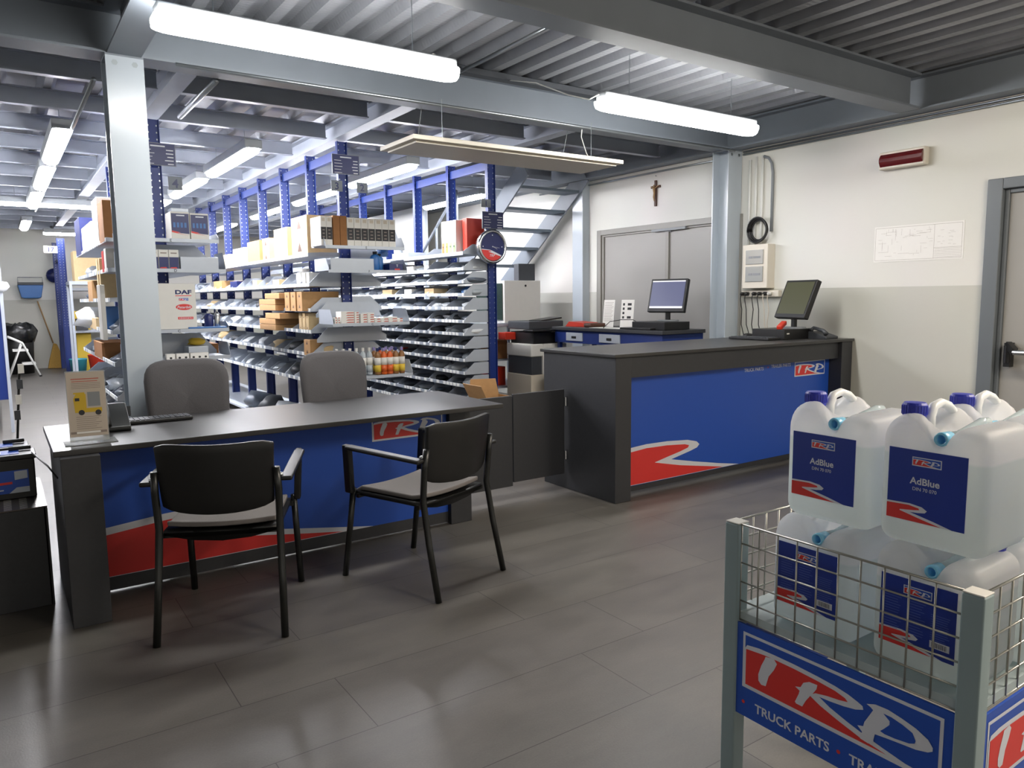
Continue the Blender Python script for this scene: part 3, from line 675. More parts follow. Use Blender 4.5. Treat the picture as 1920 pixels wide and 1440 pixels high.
# ======================= on the desk =======================
def brochure():
    t = thing('brochure_stand', 'clear acrylic stand with a sheet showing a yellow truck on the desk', 'brochure stand', (.29, 3.72, .75))
    M = Matrix.Translation((.295, 3.655, .762)) @ Matrix.Rotation(math.radians(-3), 4, 'Z') @ Matrix.Rotation(math.radians(-9), 4, 'X')
    fm = lambda u, v, h=0: M @ Vector((u-.075, -h, v))
    mb = MB(); mb.prism([(0, 0), (.15, 0), (.15, .305), (0, .305)], fm, -.003, 0); mb.build('acrylic_sheet', 'acrylic', t)
    mb = MB(); mb.box(.20, .40, 3.63, 3.76, .75, .754); mb.build('base', 'acrylic', t)
    p = MB(); p.m('brochure').prism([(.003, .022), (.147, .022), (.147, .30), (.003, .30)], fm, .0008, .0014)
    h = .0018
    def rect(a, b, c, d, hh=h): p.poly([(a, b), (c, b), (c, d), (a, d)], fm, hh)
    p.m('truck_yellow'); p.poly([(.028, .125), (.072, .125), (.072, .205), (.034, .205), (.024, .185)], fm, h); rect(.072, .125, .13, .143); rect(.026, .205, .068, .212)
    p.m('mid_grey'); rect(.078, .15, .125, .212)
    p.m('ink')
    for cx, cy in ((.052, .125), (.115, .122)): p.poly([(cx+.0115*math.cos(a), cy+.0115*math.sin(a)) for a in [PI*i/7 for i in range(14)]], fm, h+.0003)
    rect(.03, .175, .047, .188, h+.0003)
    p.m('text_red'); rect(.02, .268, .125, .272); rect(.022, .258, .12, .261)
    p.m('text_grey')
    for k in range(4): rect(.02, .25-.007*k, .13, .252-.007*k)
    for k in range(7): rect(.03, .105-.0085*k, .125-.01*(k % 3), .107-.0085*k)
    rect(.006, .034, .142, .044, h); p.m('paper'); rect(.028, .035, .118, .043, h+.0004)
    p.build('printed_sheet', None, t)
brochure()
def phone():
    t = thing('desk_phone', 'black desk telephone tilted up behind the brochure stand', 'telephone', (.45, 3.98, .75))
    mb = MB(); mb.prism([(0, 0), (.19, 0), (.19, .02), (.05, .115), (0, .115)], lambda u, v, h: Vector((.37+h, 4.10-u, .752+v)), 0, .12); mb.build('body', 'black_metal', t, bevel=.006)
    MB().tube([(.385, 4.06, .875), (.395, 4.03, .885), (.395, 3.97, .83), (.39, 3.92, .782)], [.02, .016, .016, .02], 10).build('handset', 'black_plastic', t, smooth=True)
    MB().box(.42, .51, 4.055, 4.058, .80, .85, Matrix.Identity(4)).build('display', 'dark_grey', t)
phone()
t = thing('keyboard', 'slim black keyboard lying on the desk beside the telephone', 'keyboard', (.62, 4.13, .75))
MB().box(.50, .80, 4.08, 4.20, .752, .768).build('body', 'black_plastic', t, bevel=.004)
mb = MB()
for i in range(12):
    for j in range(4): mb.box(.51+i*.0235, .53+i*.0235, 4.09+j*.026, 4.111+j*.026, .768, .772)
mb.build('keys', 'dark_grey', t)
tag(MB().tube([(.168, 3.74, .60), (.14, 3.86, .635), (.11, 3.98, .655), (.09, 4.08, .668)], .004, 6).build('power_cable', 'black_plastic', smooth=True), 'black cable strung between the desk side and the battery display', 'cable')

# ======================= on the tall counter =======================
def monitor(label, cx, cy, z0, yaw, tilt, w, h, screen, bar=True):
    t = thing('monitor', label, 'monitor', (cx, cy, z0))
    M = Matrix.Translation((cx, cy, z0)) @ Matrix.Rotation(yaw, 4, 'Z') @ Matrix.Translation((0, 0, .09)) @ Matrix.Rotation(tilt, 4, 'X')
    MB().box(-w/2, w/2, -.005, .045, 0, h, M).build('bezel', 'black_plastic', t, bevel=.006)
    s = MB(); s.m(screen).box(-w/2+.02, w/2-.02, -.007, -.004, .035, h-.02, M)
    if bar: s.m('screen_bar').box(-w/2+.02, w/2-.02, -.0085, -.006, .035, .055, M).box(-w/2+.02, w/2-.02, -.0085, -.006, h-.032, h-.02, M)
    s.build('screen', None, t)
    S = Matrix.Translation((cx, cy, z0)) @ Matrix.Rotation(yaw, 4, 'Z')
    MB().box(-.022, .022, .04, .07, .01, .18, S).build('stand', 'black_plastic', t, bevel=.004)
    mb = MB(); mb.prism([(.11*math.cos(a), .055+.085*math.sin(a)) for a in [2*PI*i/20 for i in range(20)]], lambda u, v, hh: S @ Vector((u, v, hh)), 0, .012); mb.build('foot', 'mid_grey', t)
    return t
def pc(name, x0, x1, y0, y1, z0, z1, label, rot=0):
    t = thing(name, label, 'computer', ((x0+x1)/2, (y0+y1)/2, z0))
    MB().box(x0, x1, y0, y1, z0, z1).build('case', 'black_plastic', t, bevel=.004)
    return t
monitor('black monitor with a dull olive screen on the tall counter', 5.52, 3.90, .985+.085, math.radians(-106), math.radians(-22), .38, .34, 'screen_olive', False)
p = pc('desktop_computer', 5.30, 5.68, 3.78, 4.10, .985, 1.07, 'flat black desktop computer under the olive-screened monitor')
MB().box(5.33, 5.36, 3.776, 3.78, 1.03, 1.04).build('led', 'white_box', p)
tag(MB().bar((5.31, 3.84, 1.083), (5.46, 3.90, 1.12), .045, .035).build('tape_dispenser', 'red_plastic', bevel=.008), 'dull red tape dispenser lying on the counter computer', 'tape dispenser')
t = thing('telephone', 'dark corded telephone at the wall end of the tall counter', 'telephone', (5.70, 3.70, .985))
MB().prism([(0, 0), (.17, 0), (.17, .02), (.03, .06), (0, .06)], lambda u, v, h: Vector((5.62+h, 3.78-u, .985+v)), 0, .17).build('body', 'dark_grey', t, bevel=.005)
MB().tube([(5.63, 3.76, 1.05), (5.65, 3.75, 1.075), (5.65, 3.66, 1.055), (5.63, 3.62, 1.03)], [.02, .015, .015, .02], 10).build('handset', 'dark_grey', t, smooth=True)
tag(MB().box(5.30, 5.62, 4.15, 4.33, .986, .990).build('blue_folder', 'blue_plastic', bevel=.001), 'thin blue mat under the computer mouse on the tall counter', 'mouse mat')
mb = MB(); mb.lathe([(.001, 0), (.032, 0), (.034, .012), (.026, .028), (.001, .034)], (0, 0, 0), 16)
for v in mb.bm.verts: v.co.x *= 1.7
bmesh.ops.translate(mb.bm, vec=(5.40, 4.22, .991), verts=mb.bm.verts)
tag(mb.build('computer_mouse', 'black_plastic', smooth=True), 'black computer mouse on the blue mat', 'mouse')
t = thing('keyboard', 'black keyboard on the tall counter beside the blue mat', 'keyboard', (5.5, 4.03, .985))
MB().box(5.12, 5.28, 3.80, 4.2, .987, 1.005).build('body', 'black_plastic', t, bevel=.004)
mb = MB()
for i in range(14):
    for j in range(5): mb.box(5.13+j*.028, 5.153+j*.028, 3.81+i*.027, 3.832+i*.027, 1.005, 1.010)
mb.build('keys', 'dark_grey', t)

# ======================= blue workbench by the wall =======================
def bench():
    t = thing('workbench', 'blue steel workbench with pale drawer fronts behind the tall counter', 'workbench', (5.38, 5.6, 0))
    X0, X1, Y0, Y1, Z = 5.10, 5.66, 4.95, 6.58, 1.03
    MB().box(X0-.03, X1+.0, Y0-.03, Y1+.02, Z-.035, Z).build('worktop', 'black_laminate', t, bevel=.004)
    MB().box(X0, X1, Y0, Y1, Z-.17, Z-.035).build('drawer_case', 'rack_blue', t, bevel=.003)
    for x in (X0+.02, X1-.04):
        for y in (Y0+.02, Y1-.06): MB().box(x, x+.04, y, y+.04, 0, Z-.17).build('leg', 'rack_blue', t)
    MB().box(X0+.02, X1, Y0+.02, Y1-.02, .18, .20).build('lower_shelf', 'rack_blue', t)
    for y0, y1 in ((6.10, 6.37), (5.52, 5.83)):
        d = MB().box(X0-.012, X0+.3, y0, y1, Z-.145, Z-.058).build('drawer', 'shelf_grey', t, bevel=.003)
        ym = (y0+y1)/2
        MB().box(X0-.018, X0-.012, ym-.035, ym+.035, Z-.12, Z-.095).build('handle', 'black_plastic', t)
bench()
monitor('black monitor with a lit pale blue screen on the workbench', 5.36, 5.17, 1.035+.075, math.radians(-76), math.radians(-15), .40, .33, 'screen_blue', True)
pc('desktop_computer', 5.16, 5.5, 4.98, 5.42, 1.032, 1.107, 'flat black desktop computer under the blue-screened monitor')
def tent(name, x, y, w, h, label, figs):
    M = Matrix.Translation((x, y, 1.031)) @ Matrix.Rotation(math.radians(-72), 4, 'Z') @ Matrix.Rotation(math.radians(-8), 4, 'X')
    fm = lambda u, v, hh=0: M @ Vector((u, -hh, v))
    mb = MB(); mb.m('paper').prism([(0, 0), (w, 0), (w, h), (0, h)], fm, -.003, 0)
    mb.m('text_grey' if not figs else 'ink')
    if figs:
        for j in range(4):
            for u, ww in ((.02, .022), (.075, .045)):
                if u > .05 and j == 2: continue
                v = h-.06-.045*j; mb.poly([(u, v), (u+ww, v), (u+ww, v+.025), (u, v+.025)], fm, .001)
    else:
        for j in range(14): v = h-.03-.015*j; mb.poly([(.012, v), (w-.012-.01*(j % 3), v), (w-.012-.01*(j % 3), v+.003), (.012, v+.003)], fm, .001)
    return tag(mb.build(name, None), label, 'sign sheet')
tent('sheet_holder', 5.33, 6.05, .13, .29, 'white printed sheet standing upright on the workbench, left of the picture sheet', False)
tent('sheet_holder', 5.33, 5.78, .15, .29, 'white sheet of small pictures standing upright on the workbench', True)
mb = MB(); mb.prism([(0, 0), (.34, 0), (.30, .045), (.06, .055)], lambda u, v, h: Vector((5.18+h, 6.50-u, 1.031+v)), 0, .22)
tag(mb.build('red_folder', 'red_plastic', bevel=.006), 'red plastic folder lying at the far end of the workbench', 'folder')
tag(MB().box(5.14, 5.36, 6.02, 6.14, 1.031, 1.075).build('toolbag', 'brown', bevel=.015, seg=3), 'small brown pouch beside the red folder on the workbench', 'pouch')
tag(MB().box(5.10, 5.30, 5.55, 6.0, 1.031, 1.034).build('loose_papers', 'paper'), 'loose white papers spread on the workbench before the sheets', 'papers')
tag(MB().box(5.09, 5.24, 5.10, 5.52, 1.031, 1.05).build('keyboard', 'black_plastic', bevel=.004), 'black keyboard on the workbench in front of the lit monitor', 'keyboard')
tag(MB().tube([(5.30, 5.42, 1.07), (5.25, 5.5, 1.12), (5.18, 5.6, 1.12), (5.14, 5.72, 1.10), (5.12, 5.80, 1.035)], .004, 6).build('cable', 'black_plastic', smooth=True), 'thin black cable arching over the workbench papers', 'cable')

# ======================= copier, network cabinet, table =======================
def copier():
    t = thing('photocopier', 'white and black office photocopier on a pedestal near the stairs', 'photocopier', (5.05, 6.95, 0))
    x0, x1, y0, y1 = 4.80, 5.30, 6.62, 7.1
    MB().box(x0, x1, y0, y1, .04, .50).build('pedestal', 'beige', t, bevel=.01)
    MB().box(x0+.02, x1-.02, y0+.02, y1, .50, .70).build('paper_cassette', 'dark_grey', t, bevel=.006)
    MB().box(x0+.16, x0+.24, y0-.01, y0+.08, .50, .84).build('front_column', 'white_box', t, bevel=.01)
    MB().box(x0, x1, y0, y1, .70, .84).build('body', 'white_box', t, bevel=.015)
    MB().box(x0+.30, x0+.38, y0-.003, y0, .75, .79).build('badge', 'mid_grey', t)
    MB().box(x0+.06, x1, y0+.04, y1, .84, .97).build('scanner', 'black_plastic', t, bevel=.008)
    MB().box(x0-.02, x0+.30, y0-.06, y0+.12, .98, 1.0).build('control_panel', 'black_plastic', t, bevel=.005)
    MB().box(x0+.02, x1+.0, y0+.06, y1, 1.0, 1.09).build('document_feeder', 'dark_grey', t, bevel=.01)
    MB().bar((x0+.2, y0+.2, 1.09), (x0+.5, y0+.2, 1.12), .22, .015).build('feeder_tray', 'black_plastic', t)
copier()
def table():
    t = thing('side_table', 'grey metal table behind the photocopier carrying the white cabinet', 'table', (4.95, 7.6, 0))
    MB().box(4.62, 5.45, 7.2, 8.0, 1.02, 1.06).build('table_top', 'shelf_grey', t, bevel=.004)
    for x in (4.64, 5.40):
        for y in (7.22, 7.95): MB().box(x, x+.03, y, y+.03, 0, 1.02).build('leg', 'beam_grey', t)
    MB().box(4.66, 5.42, 7.24, 7.96, .62, .64).build('middle_shelf', 'shelf_grey', t)
    MB().box(4.66, 5.42, 7.24, 7.96, .30, .32).build('lower_shelf', 'shelf_grey', t)
table()
t = thing('network_cabinet', 'white wall cabinet with a smoked glass door under the stairs', 'cabinet', (5.0, 7.6, 1.06))
MB().box(4.86, 5.38, 7.22, 7.85, 1.06, 1.55).build('housing', 'white_box', t, bevel=.006)
MB().box(4.845, 4.86, 7.25, 7.82, 1.09, 1.52).build('door', mat('smoked_glass', '#2c3a33', .12, spec=.7, coat=.5), t, bevel=.01)
MB().lathe([(.013, 0), (.013, -.006)], (5.16, 7.22, 1.49), 12, 'y').build('lock', 'black_plastic', t)
t = thing('box_file', 'dark grey electronic box standing on the white cabinet', 'box', (5.25, 7.4, 1.55))
MB().box(5.12, 5.36, 7.3, 7.4, 1.55, 1.75).build('case', 'dark_grey', t, bevel=.005)
tag(MB().box(4.72, 4.98, 7.0, 7.15, .84+.04, .96).build('red_box', 'red_plastic', bevel=.006), 'red box on the shelf left of the photocopier', 'box')
for i, (y, z, w, h, mt, lb) in enumerate(((7.3, .64, .2, .22, 'cardboard_dark', 'brown carton on the middle shelf of the grey table'), (7.62, .64, .25, .17, 'white_box', 'white carton on the middle shelf of the grey table'), (7.35, .32, .24, .22, 'red_plastic', 'red container on the low shelf of the grey table'), (7.65, .32, .2, .24, 'cardboard', 'tan carton on the low shelf of the grey table'))):
    tag(MB().box(4.70, 4.95, y, y+w, z, z+h).build('carton', mt, bevel=.004), lb, 'box')
t = thing('waste_bin', 'grey plastic waste bin between the photocopier and the workbench', 'bin', (5.2, 6.4, 0))
t.location = (4.98, 6.38, 0)
mb = MB(); mb.lathe([(.11, 0), (.135, .46), (.145, .47), (.145, .5), (.12, .5), (.10, .05)], (4.98, 6.38, 0), 20); mb.build('body', 'grey_plastic', t, smooth=True)
MB().lathe([(.148, .49), (.148, .53), (.05, .57)], (4.98, 6.38, 0), 20).build('lid', 'dark_grey', t, smooth=True)

# cartons behind the gate
def open_carton(x0, x1, y0, y1, z0, z1, label, mt='cardboard'):
    t = thing('open_carton', label, 'box', ((x0+x1)/2, (y0+y1)/2, z0))
    b = MB(); w = .006
    b.box(x0, x1, y0, y1, z0, z0+w).box(x0, x0+w, y0, y1, z0, z1).box(x1-w, x1, y0, y1, z0, z1).box(x0, x1, y0, y0+w, z0, z1).box(x0, x1, y1-w, y1, z0, z1)
    b.build('box_body', mt, t)
    MB().bar((x0+.001, (y0+y1)/2, z1), (x0-.06, (y0+y1)/2, z1+.12), (y1-y0), .005, (1, 0, 0)).build('flap', mt, t)
    MB().prism([(0, 0), (x1-x0, 0), (x1-x0-.03, .14), (.02, .15)], lambda u, v, h: Vector((x0+u, y1-h+.05*v, z1+v)), 0, .005).build('flap', mt, t)
    MB().bar(((x0+x1)/2, y0, z1), ((x0+x1)/2, y0-.12, z1-.05), (x1-x0), .005).build('flap', mt, t)
    return t
open_carton(3.35, 3.66, 5.25, 5.55, .0, .50, 'open brown carton standing behind the swing gate')
t = tag(MB().box(3.64, 3.90, 5.02, 5.25, .44, .52).build('white_carton', 'white_box', bevel=.004), 'shallow white carton on a brown box behind the swing gate', 'box')
tag(MB().box(3.66, 3.92, 4.98, 5.24, 0, .44).build('carton', 'cardboard', bevel=.004), 'tall brown carton under the white one behind the gate', 'box')

# ======================= stairs =======================
def stairs():
    t = thing('steel_stairs', 'grey steel stairs with open treads behind the bin rack', 'stairs', (5.35, 8.7, 0))
    y0, z0 = 6.95, 2.74; dy, dz = .27, -.205
    n = 13
    for x in (4.90, 5.76):
        mb = MB(); mb.bar((x, y0-.1, z0+.03), (x, y0+dy*n, z0+dz*n+.03), .02, .22); mb.build('stringer', 'beam_grey', t)
    for k in range(n):
        y = y0+dy*k; z = z0+dz*(k+1)+.06
        MB().box(4.91, 5.75, y, y+.26, z-.03, z).build('tread', 'step_grating', t)
    for x in (4.88,):
        h = MB(); h.tube([(x, y0+dy*5, z0+dz*5+.98), (x, y0+dy*n, z0+dz*n+.98)], .018, 8)
        for k in range(5, n+1, 2): h.tube([(x, y0+dy*k, z0+dz*k), (x, y0+dy*k, z0+dz*k+.98)], .016, 8)
        h.build('handrail', 'beam_grey', t, smooth=True)
stairs()
# white framed partition far behind the bin rack
t = thing('mesh_partition', 'white framed partition with diagonal bracing behind the bin rack', 'partition', (5.2, 13, 0))
MB().box(5.25, 5.27, 9.8, 15.8, 0, 2.7).build('panel', 'white_paint', t)
mb = MB()
for k in range(6):
    y = 9.8+1.2*k; mb.bar((5.23, y, 0), (5.23, y, 2.7), .04); mb.bar((5.23, y, 1.0), (5.23, y+1.2, 2.6), .03)
mb.bar((5.23, 15.8, 0), (5.23, 15.8, 2.7), .04)
mb.build('frame', 'column_grey', t)
# ======================= storage racks =======================
def upright_mb(x, y, z0, z1, w=.09, d=.045):
    mb = MB(); mb.m('rack_blue').box(x-w/2, x+w/2, y-.004, y+.004, z0, z1)
    mb.box(x-w/2, x-w/2+.006, y-d/2, y+d/2, z0, z1).box(x+w/2-.006, x+w/2, y-d/2, y+d/2, z0, z1)
    mb.m('zinc')
    z = z0+.9
    while z < z1-.03:      # slots showing the bare metal
        for s in (-1, 1): mb.box(x+s*.028-.004, x+s*.028+.004, y-.0052, y-.0040, z, z+.011)
        z += .05
    return mb
def bracket(mb, x_out, x_in, y, z, h=.105, f=.03, th=.0045):
    s = 1 if x_in > x_out else -1; d = abs(x_in-x_out)
    pts = [(0, 0), (d, 0), (d, h), (d*.38, h), (0, f)]
    mb.prism(pts, lambda u, v, hh: Vector((x_out+s*u, y+hh, z+v)), -th/2, th/2)
def rack(label, xc, ys, zt, side_levels, depth=.33, right=False, inset=.03, ndiv=2):
    t = thing('shelving_rack', label, 'rack', (xc, ys[0], 0))
    for y in ys: upright_mb(xc, y, 0, zt).build('upright', None, t)
    MB().box(xc-.02, xc+.02, ys[0]+.02, ys[-1]-.02, zt-.14, zt-.06).build('top_beam', 'rack_blue', t)
    for sd in ([-1] if not right else [-1, 1]):
        for z, hh in side_levels:
            for a, b in zip(ys, ys[1:]):
                xo = xc+sd*(inset+depth+.015); xi = xc+sd*(inset+.015); mb = MB()
                mb.box(min(xo, xi), max(xo, xi), a+.003, b-.003, z-.004, z)
                mb.box(xo-.0015, xo+.0015, a+.003, b-.003, z-.006, z+.026)
                for k in range(ndiv+1):
                    y = a+.006+(b-a-.012)*k/ndiv
                    bracket(mb, xo, xi, y, z-.002, hh if k in (0, ndiv) else hh*.8, .028)
                mb.box(min(xi, xi), xi+.003, a+.003, b-.003, z, z+hh*.9)
                s = mb.build('bin_shelf', 'shelf_grey', t)
                if sd == -1: MB().box(xo-.004, xo-.0016, a+.012, b-.012, z-.004, z+.025).build('label_strip', 'price_tags', s)
    return t
def end_shelf(t, x0, x1, y0, y1, z, letter=None, side=.10, back=.0):
    mb = MB(); mb.box(x0, x1, y0, y1, z-.004, z).box(x0, x1, y0-.002, y0+.002, z-.022, z+.004)
    for x in (x0+.002, x1-.002):
        mb.prism([(0, 0), (y1-y0, 0), (y1-y0, side), (.06, side), (0, .02)], lambda u, v, h: Vector((x+h, y0+u, z+v)), -.0015, .0015)
    if back: mb.box(x0, x1, y1-.003, y1, z, z+back)
    s = mb.build('end_shelf', 'shelf_grey', t)
    if letter:
        fm = lambda u, v, h=0: Vector((u, y0-.003-h, v)); l = MB(); l.text(letter, fm, .028, (x0+x1)/2, z-.019, 0, .01, 'CENTER'); l.build('shelf_letter', 'ink', s)
    return s
def signboard(x, y, z, label, w=.235, h=.155, number=None, npos=None, rows=5):
    t = thing('aisle_sign', label, 'sign', (x, y, z))
    MB().box(x-w/2-.004, x+w/2+.004, y, y+.008, z-.004, z+h+.004).build('frame', 'mid_grey', t)
    mb = MB(); mb.m('navy').box(x-w/2, x+w/2, y-.002, y, z, z+h)
    fm = lambda u, v, hh=0: Vector((u, y-.0025-hh, v)); mb.m('white_sign'); rnd = random.Random(int(x*100))
    for k in range(rows+1):
        v = z+h-.024-k*(h-.03)/rows; th = .007
        if k == 0: mb.poly([(x-.05, v), (x+.05, v), (x+.05, v+.01), (x-.05, v+.01)], fm); continue
        a = x-w/2+.014; l = rnd.uniform(.05, .08)
        mb.poly([(a, v), (a+l, v), (a+l, v+.004), (a, v+.004)], fm)
        b = x+w/2-.012; l = rnd.uniform(.035, .06)
        mb.poly([(b-l, v), (b, v), (b, v+th), (b-l, v+th)], fm)
    mb.build('text_face', None, t)
    return t
def number_plate(txt, x, y, z, label, w=.10, h=.085, mt='beam_grey'):
    mb = MB(); mb.m(mt).box(x-w/2, x+w/2, y, y+.004, z, z+h)
    mb.m('navy').text(txt, lambda u, v, hh=0: Vector((u, y-.001-hh, v)), h*.9, x, z+h*.18, 0, .02, 'CENTER')
    return tag(mb.build('number_plate', None), label, 'sign')
rnd = random.Random(11)
# shared lumpy bag shapes
BAGS = []
for k in range(4):
    mb = MB(); bmesh.ops.create_icosphere(mb.bm, subdivisions=2, radius=1); rr = random.Random(k+3)
    for v in mb.bm.verts:
        s = 1+rr.uniform(-.22, .22); v.co = v.co*s; v.co.z = max(v.co.z*.8, -.6)+.6
    me = bpy.data.meshes.new('bag'); mb.bm.to_mesh(me); mb.bm.free(); BAGS.append(me)
    for p in me.polygons: p.use_smooth = True
BAGM = {}
def bag(name, x, y, z, sx, sy, sz, mt, label, group=None):
    k = rnd.randrange(4); key = (k, mt)
    if key not in BAGM: m = BAGS[k].copy(); m.materials.append(m_(mt)); BAGM[key] = m
    o = bpy.data.objects.new(name, BAGM[key]); COL.objects.link(o); o.location = (x, y, z+.001); o.scale = (sx/2, sy/2, sz/1.5); o.rotation_euler = (0, 0, rnd.uniform(-.35, .35))
    return tag(o, label, 'bag', group)
def boxx(name, x0, x1, y0, y1, z0, z1, mt, label, group=None, rot=0, cat='box', deco=None, bevel=.003):
    mb = MB()
    if rot:
        M = Matrix.Translation(((x0+x1)/2, (y0+y1)/2, 0)) @ Matrix.Rotation(rot, 4, 'Z'); a, b = (x1-x0)/2, (y1-y0)/2
        mb.m(mt).box(-a, a, -b, b, z0, z1, M)
    else: mb.m(mt).box(x0, x1, y0, y1, z0, z1)
    if deco: deco(mb, x0, x1, y0, y1, z0, z1)
    o = mb.build(name, None, bevel=bevel if bevel and not deco else 0)
    return tag(o, label, cat, group)

# --- rack with the wall clock (bins on its aisle side) ---
Y1 = [6.24+.765*k for k in range(9)]
L1 = [.24, .36, .487, .613, .74, .868, .993, 1.118, 1.245, 1.378, 1.50, 1.625]
R1 = rack('tall blue rack of small grey bins that carries the wall clock', 4.05, Y1, 2.73, [(z, .112) for z in L1], .27, False, .03, 2)
ts = MB().box(3.73, 4.02, Y1[0], Y1[-1], 1.775, 1.78).box(3.725, 3.73, Y1[0], Y1[-1], 1.765, 1.80)
for k in range(0, 9, 1): bracket(ts, 3.73, 4.02, Y1[k]+(.006 if k < 8 else -.006), 1.78, .09, .02)
ts.build('top_shelf', 'shelf_grey', R1)
for i, z in enumerate(reversed(L1)):
    n = 8 if i > 7 else 11
    for k in range(n):
        if rnd.random() < .05: continue
        y = 6.34+k*.33+rnd.uniform(-.07, .07)
        if i > 8 and k > 5: continue
        mt = rnd.choice(['bag', 'bag', 'bag_dark', 'bag_white', 'dark_grey', 'bag_dark'])
        ph = 'clock rack, %s bin row down, %s from the front' % (ORD[i+1], ORD[k+1])
        lab = {'bag': 'clear bag of parts', 'bag_dark': 'dark bagged parts', 'bag_white': 'white bag of parts', 'dark_grey': 'dark rubber part'}[mt]+', '+ph
        bag('parts_bag', 3.88, y, z, rnd.uniform(.16, .24), rnd.uniform(.15, .27), rnd.uniform(.045, .085), mt, lab, 'bagged small parts in the bin rack')
boxx('small_box', 3.78, 3.86, 7.72, 7.80, .745, .80, 'red_plastic', 'small red and white box in a lower bin, rack under the clock')
# binders on the top shelf
for k, (cmt, cn) in enumerate((('orange_liquid', 'orange-footed'), ('yellow_card', 'yellow-footed'), ('green_card', 'green-footed, inner'), ('green_card', 'green-footed, outer'))):
    y = 6.64-.072*k
    t = thing('ring_binder', 'white %s ring binder standing on the top shelf by the clock' % cn, 'binder', (3.86, y, 1.781), 'binders on the top shelf by the clock')
    MB().box(3.74, 4.0, y-.034, y+.034, 1.8, 2.11).build('cover', 'paper', t, bevel=.003)
    MB().box(3.738, 3.74, y-.024, y+.024, 1.80, 1.90).build('spine_label', cmt, t)
    MB().lathe([(.009, 0), (.009, -.002)], (3.737, y, 1.86), 10, 'x').build('finger_hole', 'ink', t)
boxx('red_binder', 3.80, 4.0, 6.28, 6.36, 1.8, 2.12, 'red_plastic', 'red box file at the end of the binders behind the clock', cat='binder')
boxx('carton', 3.78, 4.0, 7.5, 7.9, 1.8, 1.86, 'shelf_grey', 'low pale tray on the top shelf of the clock rack')
bag('blue_cloth', 3.93, 6.42, 1.378+.005, .16, .26, .09, 'blue_plastic', 'bright blue bundle lying in a bin just below the clock')
for k, (y, w, h, mt, cn) in enumerate(((7.0, .10, .07, 'white_box', 'white'), (7.35, .16, .07, 'white_box', 'wide white'), (7.7, .12, .06, 'red_plastic', 'red and white'), (8.1, .2, .08, 'white_box', 'large white'))):
    boxx('small_box', 3.76, 3.92, y, y+w, 1.632, 1.632+h, mt, '%s box in the uppermost bin row of the clock rack, %s from front' % (cn, ORD[k+1]))
for k, (y, w, mt, cn) in enumerate(((6.9, .2, 'cardboard_pale', 'pale carton'), (7.4, .18, 'white_box', 'white carton'), (7.9, .25, 'cardboard_pale', 'long pale carton'))):
    boxx('small_box', 3.76, 3.93, y, y+w, 1.382, 1.382+.075, mt, '%s in the third bin row down of the clock rack' % cn)
# wall clock
def clock():
    c = Vector((3.975, 6.10, 1.842)); t = thing('wall_clock', 'round silver-rimmed clock with blue and red dial on the rack end', 'clock', (c.x, c.y, c.z-.165))
    MB().lathe([(.13, .09), (.150, .07), (.163, .03), (.165, .0), (.158, -.012), (.140, -.016), (.131, -.006), (.131, .01)], c, 40, 'y').build('rim', 'chrome', t, smooth=True)
    g = MB(); fm = lambda u, v, h=0: Vector((c.x+u, c.y-.001-h, c.z+v)); R = .131
    disc = [(R*math.cos(a), R*math.sin(a)) for a in [2*PI*i/40 for i in range(40)]]
    g.m('navy').poly(disc, fm)
    lo = [(R*math.cos(a), R*math.sin(a)) for a in [PI+.24+(PI-.24-.62)*i/20 for i in range(21)]]
    g.m('white_sign').poly([(-R*.98, -.022), (-.03, -.03), (.0, -.04), (.02, -.048), (R*.86, -.085), (R*.8, -.1)]+lo[::-1][1:-1], fm, .0006)
    g.m('red_sign').poly([(-R*.96, -.03), (-.03, -.036), (-.012, -.044), (-.05, -.048), (R*.78, -.094)]+lo[::-1][2:-2], fm, .0012)
    g.m('white_sign').text('TRP', fm, .035, -.01, -.095, .002, .01, 'CENTER', .3)
    g.lathe([(.006, 0), (.006, -.004)], (c.x, c.y-.002, c.z), 10, 'y')
    for a in (0, PI/2, PI): g.poly([(.108*math.cos(a)+dx, .108*math.sin(a)+dy) for dx, dy in ((-.005, -.005), (.005, -.005), (.005, .005), (-.005, .005))], fm, .001)
    g.build('dial', None, t)
    h = MB(); h.m('white_sign').bar((c.x, c.y-.006, c.z), (c.x+.05, c.y-.006, c.z-.022), .006, .002).bar((c.x, c.y-.007, c.z), (c.x+.075, c.y-.007, c.z-.012), .004, .002); h.build('hands', None, t)
    MB().lathe([(.04, .11), (.04, .09)], c, 12, 'y').build('mount', 'mid_grey', t)
clock()
signboard(4.03, 6.17, 2.02, 'dark blue text sign directly above the round clock')
number_plate('1', 3.96, 6.18, 2.22, 'grey plate with the number 1 above the clock', .11, .075)

# --- middle rack ---
Y2 = [6.42+.80*k for k in range(8)]
L2 = [(1.735, .035), (1.475, .13), (1.255, .12), (1.065, .12), (.86, .12), (.62, .13)]
R2 = rack('tall blue middle rack with the row of dark bottle boxes', 2.61, Y2, 2.73, L2, .29, False, .03, 3)
rs = MB()
for z in (1.735, 1.475, 1.255, 1.065, .86, .62):
    rs.box(2.66, 2.95, Y2[0], Y2[-1], z-.004, z); bracket(rs, 2.95, 2.66, Y2[0]+.004, z-.002, .13, .03)
rs.build('rear_shelves', 'shelf_grey', R2)
MB().box(2.29, 2.95, Y2[0], Y2[-1], .10, .12).build('bottom_shelf', 'shelf_grey', R2)
for z, lt, sd, bk, xa, xb in ((1.80, 'E', .09, 0, 2.28, 3.0), (1.60, 'F', .10, 0, 2.30, 3.02), (1.15, 'C', .12, 0, 2.32, 3.03), (.69, None, .12, 0, 2.34, 3.05)):
    end_shelf(R2, xa, xb, 6.02, 6.35, z, lt, sd, bk)
